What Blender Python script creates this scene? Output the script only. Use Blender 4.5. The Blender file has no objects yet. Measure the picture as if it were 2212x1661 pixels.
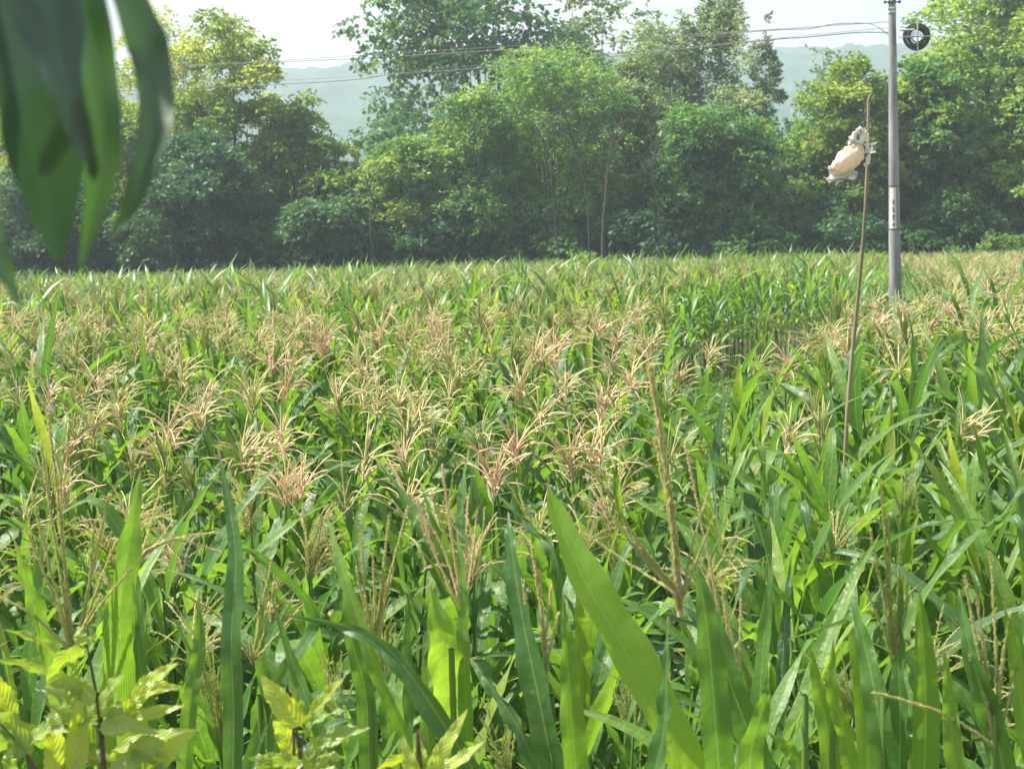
import bpy, math
import numpy as np
from mathutils import Vector, Matrix
R = math.radians
C = bpy.context.scene.collection
sc = bpy.context.scene

# ------------------------------------------------------------------ camera
CZ = 3.6
PITCH, ROLL, F = 10.17, 1.6, 1500.0
cam = bpy.data.objects.new('camera', bpy.data.cameras.new('camera'))
C.objects.link(cam)
cam.data.sensor_width = 36.0
cam.data.lens = 36.0 * F / 1024
cam.data.clip_start = 0.05
cam.data.clip_end = 6000
cam.matrix_world = Matrix.Translation((0, 0, CZ)) @ Matrix.Rotation(R(90 - PITCH), 4, 'X') @ Matrix.Rotation(R(-ROLL), 4, 'Z')
cam.data.dof.use_dof = True
cam.data.dof.focus_distance = 5.6
cam.data.dof.aperture_fstop = 10.5
sc.camera = cam
# ------------------------------------------------------------------ world, sun, exposure
SUN_EL, SUN_AZ = 57.0, -78.0          # azimuth from +Y (view direction), negative = left
w = bpy.data.worlds.new('World'); sc.world = w; w.use_nodes = True
nt = w.node_tree; bg = nt.nodes['Background']
sky = nt.nodes.new('ShaderNodeTexSky'); sky.sky_type = 'NISHITA'; sky.sun_disc = False
sky.sun_elevation = R(SUN_EL); sky.sun_rotation = R(SUN_AZ)
sky.air_density = 1.0; sky.dust_density = 4.0; sky.ozone_density = 1.0
mixw = nt.nodes.new('ShaderNodeMix'); mixw.data_type = 'RGBA'; mixw.inputs[0].default_value = 0.55      # milky summer air
nt.links.new(sky.outputs[0], mixw.inputs[6]); mixw.inputs[7].default_value = (4.1, 4.0, 4.05, 1)
nt.links.new(mixw.outputs[2], bg.inputs[0]); bg.inputs[1].default_value = 0.112
sl = bpy.data.lights.new('sun', 'SUN'); sl.energy = 5.0; sl.angle = R(0.8); sl.color = (1.0, 0.95, 0.86)
so = bpy.data.objects.new('sun', sl); C.objects.link(so)
sd = Vector((math.sin(R(SUN_AZ)) * math.cos(R(SUN_EL)), math.cos(R(SUN_AZ)) * math.cos(R(SUN_EL)), math.sin(R(SUN_EL))))
so.rotation_euler = sd.to_track_quat('Z', 'Y').to_euler()
sc.view_settings.view_transform = 'Standard'; sc.view_settings.look = 'None'
sc.view_settings.gamma = 1.0; sc.view_settings.use_curve_mapping = False
sc.view_settings.exposure = 1.22
try:
    sc.cycles.max_bounces = 8; sc.cycles.diffuse_bounces = 3; sc.cycles.transmission_bounces = 4
    sc.cycles.volume_bounces = 0; sc.cycles.transparent_max_bounces = 4
except Exception:
    pass

CM = cam.matrix_world.copy()
def at(px, py, d):
    """real point at ground distance d (world y) seen at 1024x768 pixel px, py"""
    v = CM.to_3x3() @ Vector(((px - 512) / F, -(py - 384) / F, -1.0))
    v = v * (d / v.y)
    return np.array((v.x, v.y, v.z + CZ))
K = 1024 / 2212
def P(x, y, d):
    return at(x * K, y * K, d)

# ------------------------------------------------------------------ terrain function
def gz(x, y):
    x = np.asarray(x, float); y = np.asarray(y, float)
    z = 0.058 * np.clip(6 - y, 0, 6) ** 2
    z = z - 0.09 * (np.clip(y, 11, 62) - 11)
    z = z - 0.05 * (np.clip(y, 62, 95) - 62)
    t = np.clip((y - 95) / 220, 0, 1); z = z - 22 * t * t * (3 - 2 * t)
    return z

# ------------------------------------------------------------------ geometry collector
class Geo:
    def __init__(s): s.V = []; s.Q = []; s.A = []; s.M = []; s.n = 0
    def add(s, V, Q, A=None, m=0):
        V = np.asarray(V, float); Q = np.asarray(Q, int)
        if A is None: A = np.tile((0.5, 0.5, 0.5), (len(V), 1))
        s.V.append(V); s.Q.append(Q + s.n); s.A.append(np.asarray(A, float)); s.M.append(np.full(len(Q), m, int)); s.n += len(V)
    def arr(s):
        return (np.concatenate(s.V), np.concatenate(s.Q), np.concatenate(s.A), np.concatenate(s.M))
    def merge(s, g, m=None):
        V, Q, A, M = g.arr(); s.V.append(V); s.Q.append(Q + s.n); s.A.append(A); s.M.append(M if m is None else np.full(len(Q), m, int)); s.n += len(V)

def mesh(name, V, Q, A=None, M=None, mats=(), smooth=True):
    me = bpy.data.meshes.new(name)
    nv, nq = len(V), len(Q)
    me.vertices.add(nv); me.vertices.foreach_set('co', np.ascontiguousarray(V, dtype=np.float32).ravel())
    me.loops.add(nq * 4); me.loops.foreach_set('vertex_index', np.ascontiguousarray(Q, dtype=np.int32).ravel())
    me.polygons.add(nq); me.polygons.foreach_set('loop_start', np.arange(0, nq * 4, 4, dtype=np.int32))
    me.polygons.foreach_set('loop_total', np.full(nq, 4, dtype=np.int32))
    if M is not None: me.polygons.foreach_set('material_index', np.asarray(M, dtype=np.int32))
    if smooth: me.polygons.foreach_set('use_smooth', np.ones(nq, dtype=bool))
    for m in mats: me.materials.append(m)
    if A is not None:
        a = me.attributes.new('lf', 'FLOAT_VECTOR', 'POINT'); a.data.foreach_set('vector', np.ascontiguousarray(A, dtype=np.float32).ravel())
    me.update(calc_edges=True)
    return me
def obj(name, g, mats, parent=None, smooth=True):
    if not isinstance(mats, (list, tuple)): mats = [mats]
    if isinstance(g, Geo): V, Q, A, M = g.arr(); me = mesh(name, V, Q, A, M, mats, smooth)
    else: me = g
    o = bpy.data.objects.new(name, me); C.objects.link(o)
    if parent is not None: o.parent = parent
    return o
def tag(o, label=None, cat=None, group=None, kind=None):
    if label: o['label'] = label
    if cat: o['category'] = cat
    if group: o['group'] = group
    if kind: o['kind'] = kind
    return o
def empty(name, loc, rz=0.0):
    o = bpy.data.objects.new(name, None); C.objects.link(o); o.location = loc; o.rotation_euler = (0, 0, rz)
    o.empty_display_size = 0.1
    return o

def grid_q(n, m, wrap=False):
    i = np.arange(n - 1)[:, None]; mm = m if wrap else m - 1
    j = np.arange(mm)[None, :]
    a = i * m + j; b = i * m + (j + 1) % m; c = (i + 1) * m + (j + 1) % m; d = (i + 1) * m + j
    return np.stack([a, b, c, d], -1).reshape(-1, 4)
def nrm(v):
    return v / np.maximum(np.linalg.norm(v, axis=-1, keepdims=True), 1e-9)
def tangents(Pt):
    return nrm(np.gradient(Pt, axis=0))
def tube(g, Pt, rad, k=6, tint=0.5, m=0):
    Pt = np.asarray(Pt, float); n = len(Pt); rad = np.broadcast_to(np.asarray(rad, float), (n,))
    T = tangents(Pt); ref = np.array((0, 0, 1.0)) if abs(T[0][2]) < 0.8 else np.array((0, 1.0, 0.2))
    S = nrm(np.cross(T, ref)); N = np.cross(S, T)
    a = np.linspace(0, 2 * math.pi, k, endpoint=False)
    V = Pt[:, None, :] + rad[:, None, None] * (np.cos(a)[None, :, None] * S[:, None, :] + np.sin(a)[None, :, None] * N[:, None, :])
    A = np.stack([np.tile(np.linspace(0, 1, k), (n, 1)), np.tile(np.linspace(0, 1, n)[:, None], (1, k)), np.full((n, k), tint)], -1)
    g.add(V.reshape(-1, 3), grid_q(n, k, True), A.reshape(-1, 3), m)
def ribbon(g, Pt, W, S, N, fold=0.25, cross=5, wave=0.0, wl=7.0, ph=0.0, tint=0.5, m=0):
    """leaf blade: half widths W along Pt, side S, normal N, V fold, wavy margins"""
    n = len(Pt); s = np.linspace(-1, 1, cross)
    W = np.asarray(W)[:, None]
    t = np.linspace(0, 1, n)[:, None]
    h = W * fold * np.abs(s)[None, :]
    wv = wave * (s[None, :] ** 2) * np.sin(t * wl * 2 * math.pi + ph + 1.7 * np.sign(s)[None, :]) * np.sin(t * math.pi)
    V = Pt[:, None, :] + (W * s[None, :])[..., None] * S[:, None, :] + (h + wv)[..., None] * N[:, None, :]
    A = np.stack([np.tile((s + 1) / 2, (n, 1)), np.tile(t, (1, cross)), np.full((n, cross), tint)], -1)
    g.add(V.reshape(-1, 3), grid_q(n, cross), A.reshape(-1, 3), m)
def smoothpath(pts, n):
    """Catmull-Rom through rows of pts"""
    p = np.asarray(pts, float); k = len(p)
    e = np.vstack([2 * p[0] - p[1], p, 2 * p[-1] - p[-2]])
    u = np.linspace(0, k - 1 - 1e-6, n); i = u.astype(int); f = (u - i)[:, None]
    a, b, c, d = e[i], e[i + 1], e[i + 2], e[i + 3]
    return 0.5 * ((2 * b) + (-a + c) * f + (2 * a - 5 * b + 4 * c - d) * f ** 2 + (-a + 3 * b - 3 * c + d) * f ** 3)

# ------------------------------------------------------------------ materials
def new_mat(name):
    m = bpy.data.materials.new(name); m.use_nodes = True
    t = m.node_tree; t.nodes.clear()
    return m, t, (lambda k: t.nodes.new(k)), t.links.new
def ramp(N, stops):
    r = N('ShaderNodeValToRGB'); e = r.color_ramp.elements
    e[0].position, e[0].color = stops[0][0], (*stops[0][1], 1)
    e[1].position, e[1].color = stops[-1][0], (*stops[-1][1], 1)
    for p, c in stops[1:-1]:
        x = e.new(p); x.color = (*c, 1)
    return r
def foliage(name, stops, tstops, trans=0.45, rough=0.45, spec=0.5, rib=0.0, veins=0.0, vfreq=60.0, nscale=3.0, namp=0.35, pinnate=False, backtint=None):
    m, t, N, L = new_mat(name)
    at_ = N('ShaderNodeAttribute'); at_.attribute_name = 'lf'
    sep = N('ShaderNodeSeparateXYZ'); L(at_.outputs['Vector'], sep.inputs[0])
    tc = N('ShaderNodeTexCoord'); nz = N('ShaderNodeTexNoise'); nz.inputs['Scale'].default_value = nscale; nz.inputs['Detail'].default_value = 4
    L(tc.outputs['Object'], nz.inputs['Vector'])
    if rib > 0 and not pinnate:
        mp = N('ShaderNodeVectorMath'); mp.operation = 'MULTIPLY'; L(at_.outputs['Vector'], mp.inputs[0]); mp.inputs[1].default_value = (34, 2.2, 90)
        n3 = N('ShaderNodeTexNoise'); n3.inputs['Scale'].default_value = 1.0; n3.inputs['Detail'].default_value = 5; L(mp.outputs[0], n3.inputs['Vector'])
        av = N('ShaderNodeMix'); av.data_type = 'FLOAT'; av.inputs[0].default_value = 0.6; L(nz.outputs['Fac'], av.inputs[2]); L(n3.outputs['Fac'], av.inputs[3]); nzf = av.outputs[0]
    else: nzf = nz.outputs['Fac']
    ad = N('ShaderNodeMath'); ad.operation = 'MULTIPLY_ADD'; L(nzf, ad.inputs[0]); ad.inputs[1].default_value = namp
    sb = N('ShaderNodeMath'); sb.operation = 'SUBTRACT'; L(sep.outputs[2], sb.inputs[0]); sb.inputs[1].default_value = namp / 2
    L(sb.outputs[0], ad.inputs[2])
    r1 = ramp(N, stops); L(ad.outputs[0], r1.inputs[0])
    r2 = ramp(N, tstops); L(ad.outputs[0], r2.inputs[0])
    c1, c2 = r1.outputs[0], r2.outputs[0]
    bump_src = None
    if rib > 0 or veins > 0:
        ms = N('ShaderNodeMath'); ms.operation = 'SUBTRACT'; L(sep.outputs[0], ms.inputs[0]); ms.inputs[1].default_value = 0.5
        ab = N('ShaderNodeMath'); ab.operation = 'ABSOLUTE'; L(ms.outputs[0], ab.inputs[0])
        if pinnate:      # side veins running out and up
            pv = N('ShaderNodeMath'); pv.operation = 'MULTIPLY_ADD'; L(ab.outputs[0], pv.inputs[0]); pv.inputs[1].default_value = -0.45; L(sep.outputs[1], pv.inputs[2])
            src = pv.outputs[0]
        else:
            src = sep.outputs[0]
        mu = N('ShaderNodeMath'); mu.operation = 'MULTIPLY'; L(src, mu.inputs[0]); mu.inputs[1].default_value = vfreq
        si = N('ShaderNodeMath'); si.operation = 'SINE'; L(mu.outputs[0], si.inputs[0])
        va = N('ShaderNodeMapRange'); L(si.outputs[0], va.inputs[0]); va.inputs[1].default_value = 0.0 if not pinnate else 0.6; va.inputs[2].default_value = 1.0
        va.inputs[3].default_value = 0.0; va.inputs[4].default_value = veins
        rr = N('ShaderNodeMapRange'); L(ab.outputs[0], rr.inputs[0]); rr.inputs[1].default_value = 0.018; rr.inputs[2].default_value = 0.045
        rr.inputs[3].default_value = rib; rr.inputs[4].default_value = 0.0
        mx = N('ShaderNodeMath'); mx.operation = 'MAXIMUM'; L(va.outputs[0], mx.inputs[0]); L(rr.outputs[0], mx.inputs[1])
        def lighten(col, to):
            mm = N('ShaderNodeMix'); mm.data_type = 'RGBA'; L(mx.outputs[0], mm.inputs[0]); L(col, mm.inputs[6]); mm.inputs[7].default_value = (*to, 1); return mm.outputs[2]
        c1 = lighten(c1, (0.30, 0.42, 0.16)) if not pinnate else lighten(c1, (0.5, 0.55, 0.2))
        c2 = lighten(c2, (0.42, 0.6, 0.12)) if not pinnate else lighten(c2, (0.3, 0.36, 0.02))
        bump_src = si.outputs[0]
    if rib > 0:      # tan flecks and dry margins
        n4 = N('ShaderNodeTexNoise'); n4.inputs['Scale'].default_value = 60; n4.inputs['Detail'].default_value = 3; L(tc.outputs['Object'], n4.inputs['Vector'])
        n5 = N('ShaderNodeTexNoise'); n5.inputs['Scale'].default_value = 7; L(tc.outputs['Object'], n5.inputs['Vector'])
        m5 = N('ShaderNodeMath'); m5.operation = 'MULTIPLY'; L(n4.outputs['Fac'], m5.inputs[0]); L(n5.outputs['Fac'], m5.inputs[1])
        f5 = N('ShaderNodeMapRange'); L(m5.outputs[0], f5.inputs[0]); f5.inputs[1].default_value = 0.37; f5.inputs[2].default_value = 0.43; f5.inputs[3].default_value = 0; f5.inputs[4].default_value = 0.6
        f6 = N('ShaderNodeMapRange'); L(sep.outputs[1], f6.inputs[0]); f6.inputs[1].default_value = 0.93; f6.inputs[2].default_value = 1.0; f6.inputs[3].default_value = 0; f6.inputs[4].default_value = 0.8
        fm = N('ShaderNodeMath'); fm.operation = 'MAXIMUM'; L(f5.outputs[0], fm.inputs[0]); L(f6.outputs[0], fm.inputs[1])
        def dry(col):
            q = N('ShaderNodeMix'); q.data_type = 'RGBA'; L(fm.outputs[0], q.inputs[0]); L(col, q.inputs[6]); q.inputs[7].default_value = (0.38, 0.30, 0.13, 1); return q.outputs[2]
        c1 = dry(c1); c2 = dry(c2)
    pb = N('ShaderNodeBsdfPrincipled'); pb.inputs['Roughness'].default_value = rough; pb.inputs['Specular IOR Level'].default_value = spec
    L(c1, pb.inputs['Base Color'])
    tr = N('ShaderNodeBsdfTranslucent'); L(c2, tr.inputs['Color'])
    if bump_src is not None:
        bp = N('ShaderNodeBump'); bp.inputs['Strength'].default_value = 0.35; bp.inputs['Distance'].default_value = 0.0015
        L(bump_src, bp.inputs['Height'])
        b2 = N('ShaderNodeBump'); b2.inputs['Strength'].default_value = 0.6; b2.inputs['Distance'].default_value = 0.012
        n6 = N('ShaderNodeTexNoise'); n6.inputs['Scale'].default_value = 22; n6.inputs['Detail'].default_value = 2; L(tc.outputs['Object'], n6.inputs['Vector'])
        L(n6.outputs['Fac'], b2.inputs['Height']); L(bp.outputs[0], b2.inputs['Normal']); L(b2.outputs[0], pb.inputs['Normal']); L(b2.outputs[0], tr.inputs['Normal'])
    mx2 = N('ShaderNodeMixShader'); mx2.inputs[0].default_value = trans
    L(pb.outputs[0], mx2.inputs[1]); L(tr.outputs[0], mx2.inputs[2])
    out = N('ShaderNodeOutputMaterial'); L(mx2.outputs[0], out.inputs[0])
    return m
def plain(name, c1, c2, scale=6.0, rough=0.7, bump=0.3, spec=0.3, trans=0.0, stretch=(1, 1, 1), detail=6):
    m, t, N, L = new_mat(name)
    tc = N('ShaderNodeTexCoord'); mp = N('ShaderNodeMapping'); mp.inputs['Scale'].default_value = stretch
    L(tc.outputs['Object'], mp.inputs[0])
    nz = N('ShaderNodeTexNoise'); nz.inputs['Scale'].default_value = scale; nz.inputs['Detail'].default_value = detail; L(mp.outputs[0], nz.inputs['Vector'])
    r = ramp(N, [(0.3, c1), (0.7, c2)]); L(nz.outputs['Fac'], r.inputs[0])
    pb = N('ShaderNodeBsdfPrincipled'); pb.inputs['Roughness'].default_value = rough; pb.inputs['Specular IOR Level'].default_value = spec
    L(r.outputs[0], pb.inputs['Base Color'])
    bp = N('ShaderNodeBump'); bp.inputs['Strength'].default_value = bump; bp.inputs['Distance'].default_value = 0.02
    L(nz.outputs['Fac'], bp.inputs['Height']); L(bp.outputs[0], pb.inputs['Normal'])
    out = N('ShaderNodeOutputMaterial')
    if trans > 0:
        tr = N('ShaderNodeBsdfTranslucent'); L(r.outputs[0], tr.inputs['Color'])
        mx = N('ShaderNodeMixShader'); mx.inputs[0].default_value = trans; L(pb.outputs[0], mx.inputs[1]); L(tr.outputs[0], mx.inputs[2]); L(mx.outputs[0], out.inputs[0])
    else: L(pb.outputs[0], out.inputs[0])
    return m

M_corn = foliage('corn_leaf_green', [(0.0, (0.047, 0.118, 0.043)), (0.5, (0.068, 0.165, 0.033)), (0.8, (0.121, 0.224, 0.028)), (1.0, (0.270, 0.319, 0.038))],
                 [(0.0, (0.06, 0.19, 0.03)), (0.5, (0.17, 0.36, 0.025)), (0.8, (0.29, 0.54, 0.025)), (1.0, (0.60, 0.68, 0.06))],
                 trans=0.42, rough=0.38, spec=0.5, rib=0.45, veins=0.12, vfreq=110.0, nscale=2.2, namp=0.45)
M_lit = foliage('corn_leaf_lit', [(0.0, (0.10, 0.22, 0.03)), (1.0, (0.16, 0.30, 0.03))], [(0.0, (0.26, 0.52, 0.02)), (1.0, (0.48, 0.72, 0.04))],
                 trans=0.52, rough=0.42, spec=0.35, rib=0.3, veins=0.16, vfreq=110.0, nscale=2.2, namp=0.5)  # corn leaf copy brightened in colour, standing in for sun through the blade
M_dark = foliage('corn_leaf_dark', [(0.0, (0.025, 0.06, 0.035)), (1.0, (0.05, 0.11, 0.04))], [(0.0, (0.02, 0.07, 0.02)), (1.0, (0.12, 0.32, 0.02))],
                 trans=0.3, rough=0.33, spec=0.9, nscale=1.0, namp=0.3)  # darker, glossier and less translucent than the other corn leaves
M_cornfar = foliage('corn_leaf_far', [(0.0, (0.054, 0.130, 0.040)), (0.5, (0.081, 0.177, 0.035)), (1.0, (0.189, 0.260, 0.050))],
                 [(0.0, (0.095, 0.283, 0.020)), (0.5, (0.216, 0.448, 0.020)), (1.0, (0.513, 0.614, 0.050))],
                 trans=0.42, rough=0.4, spec=0.5, nscale=0.25, namp=0.5)
M_stalk = plain('corn_stalk_green', (0.07, 0.15, 0.03), (0.15, 0.24, 0.06), scale=8, rough=0.5, stretch=(1, 1, 0.2))
M_tassel = foliage('tassel_fibres', [(0.0, (0.32, 0.40, 0.12)), (0.4, (0.62, 0.59, 0.30)), (0.7, (0.78, 0.67, 0.44)), (1.0, (0.78, 0.57, 0.42))],
                 [(0.0, (0.38, 0.48, 0.08)), (0.4, (0.62, 0.58, 0.22)), (0.7, (0.74, 0.62, 0.36)), (1.0, (0.74, 0.50, 0.34))],
                 trans=0.42, rough=0.75, spec=0.15, nscale=9.0, namp=0.4)
M_spike = plain('tassel_spike', (0.16, 0.13, 0.06), (0.36, 0.32, 0.15), scale=40, rough=0.8)

# ------------------------------------------------------------------ terrain, valley, hills
def vnoise(x, y, seed=0):
    """smooth value noise"""
    rs = np.random.RandomState(seed); G = rs.rand(256, 256)
    xi = np.floor(x).astype(int); yi = np.floor(y).astype(int); fx = x - xi; fy = y - yi
    fx = fx * fx * (3 - 2 * fx); fy = fy * fy * (3 - 2 * fy)
    g = lambda a, b: G[a % 256, b % 256]
    return (g(xi, yi) * (1 - fx) + g(xi + 1, yi) * fx) * (1 - fy) + (g(xi, yi + 1) * (1 - fx) + g(xi + 1, yi + 1) * fx) * fy
def sheet(name, xs, ys, zf, mat, kind, smooth=True):
    X, Y = np.meshgrid(xs, ys)
    V = np.stack([X, Y, zf(X, Y)], -1).reshape(-1, 3)
    o = obj(name, mesh(name, V, grid_q(len(ys), len(xs)), None, None, [mat], smooth), mat); tag(o, kind=kind); return o

m, t, N, L = new_mat('soil_and_litter'); M_soil = m
tc = N('ShaderNodeTexCoord'); n1 = N('ShaderNodeTexNoise'); n1.inputs['Scale'].default_value = 3.0; n1.inputs['Detail'].default_value = 8
n2 = N('ShaderNodeTexNoise'); n2.inputs['Scale'].default_value = 0.6; n2.inputs['Detail'].default_value = 6
L(tc.outputs['Object'], n1.inputs['Vector']); L(tc.outputs['Object'], n2.inputs['Vector'])
ra = ramp(N, [(0.3, (0.06, 0.045, 0.028)), (0.7, (0.16, 0.125, 0.08))]); L(n1.outputs['Fac'], ra.inputs[0])
rb = ramp(N, [(0.35, (0.03, 0.07, 0.015)), (0.65, (0.09, 0.15, 0.03))]); L(n1.outputs['Fac'], rb.inputs[0])
rf = ramp(N, [(0.42, (0, 0, 0)), (0.58, (1, 1, 1))]); L(n2.outputs['Fac'], rf.inputs[0])
mm = N('ShaderNodeMix'); mm.data_type = 'RGBA'; L(rf.outputs[0], mm.inputs[0]); L(ra.outputs[0], mm.inputs[6]); L(rb.outputs[0], mm.inputs[7])
pb = N('ShaderNodeBsdfPrincipled'); pb.inputs['Roughness'].default_value = 0.95; L(mm.outputs[2], pb.inputs['Base Color'])
bp = N('ShaderNodeBump'); bp.inputs['Strength'].default_value = 0.8; bp.inputs['Distance'].default_value = 0.06; L(n1.outputs['Fac'], bp.inputs['Height']); L(bp.outputs[0], pb.inputs['Normal'])
out = N('ShaderNodeOutputMaterial'); L(pb.outputs[0], out.inputs[0])

xs = np.concatenate([np.linspace(-1500, -60, 30), np.linspace(-58, 58, 120), np.linspace(60, 1500, 30)])
ys = np.concatenate([np.linspace(-300, -6, 12), np.linspace(-5, 95, 160), np.linspace(97, 400, 40), np.linspace(420, 1500, 20)])
def zg(X, Y):
    return gz(X, Y) + 0.05 * (vnoise(X * 1.3, Y * 1.3, 1) - 0.5) + np.where(Y > 100, 3.0 * (vnoise(X * 0.01, Y * 0.01, 2) - 0.5), 0)
sheet('ground', xs, ys, zg, M_soil, 'structure')

M_hill = plain('wooded_hillside', (0.015, 0.05, 0.035), (0.05, 0.11, 0.06), scale=0.05, rough=1.0, bump=0.6, spec=0.0)
def hillz(X, Y):
    ridge = 31 + 5 * (vnoise(X * 0.006 + 7, X * 0 + 3, 5) - 0.5) + 0.004 * X
    t = np.clip((Y - 420) / 420, 0, 1); s = t * t * (3 - 2 * t)
    t2 = np.clip((Y - 880) / 200, 0, 1)
    canopy = 5.0 * vnoise(X * 0.11, Y * 0.09, 6) + 3.0 * vnoise(X * 0.3, Y * 0.2, 7)
    return -27 + s * (ridge + 27) * (0.93 + 0.07 * vnoise(X * 0.01, Y * 0.012, 8)) + canopy * np.clip(t * 6, 0, 1) - 30 * t2
sheet('hills', np.linspace(-700, 700, 560), np.linspace(420, 1080, 150), hillz, M_hill, 'structure')
# dry terraces cut in the hill foot
M_field = plain('pale_dry_field', (0.36, 0.31, 0.2), (0.5, 0.44, 0.3), scale=0.1, rough=1.0, spec=0.0)
def terr(name, x0, x1, y0, y1):
    X, Y = np.meshgrid(np.linspace(x0, x1, 24), np.linspace(y0, y1, 6))
    hz = np.maximum(hillz(X, Y), gz(X, Y))
    V = np.stack([X, Y, np.full_like(X, 0) + hz.max() * 0 + hz + 0.8], -1).reshape(-1, 3)
    tag(obj(name, mesh(name, V, grid_q(6, 24), None, None, [M_field]), M_field), kind='structure')

# ------------------------------------------------------------------ corn
rng = np.random.RandomState(11)
def leaf_path(r, h, az, L_, e0, droop, n, curl=0.0, kink=None):
    t = np.linspace(0, 1, n)
    e = e0 - droop * t ** 1.7
    if kink is not None:
        e = e - np.clip((t - kink) * 12, 0, 1) * r.uniform(1.2, 2.2)
    a = az + curl * t
    d = np.stack([np.cos(e) * np.cos(a), np.cos(e) * np.sin(a), np.sin(e)], -1)
    Pt = np.concatenate([np.zeros((1, 3)), np.cumsum((d[1:] + d[:-1]) / 2 * (L_ / (n - 1)), 0)])
    Pt[:, 2] += h
    side0 = np.stack([-np.sin(a), np.cos(a), 0 * a], -1)
    N0 = nrm(np.cross(d, side0))
    tw = r.uniform(-0.9, 0.9) * t
    S = np.cos(tw)[:, None] * side0 + np.sin(tw)[:, None] * N0
    Nn = nrm(np.cross(d, S))
    Nn = np.where((Nn[:1, 2:3] < 0), -Nn, Nn)
    return Pt, S, Nn
def wprof(t):
    return np.clip((0.38 + 0.62 * np.sin(np.clip(t / 0.45, 0, 1) * math.pi / 2)) * (1 - np.clip((t - 0.25) / 0.75, 0, 1) ** 1.9), 0.012, 1)
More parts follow.
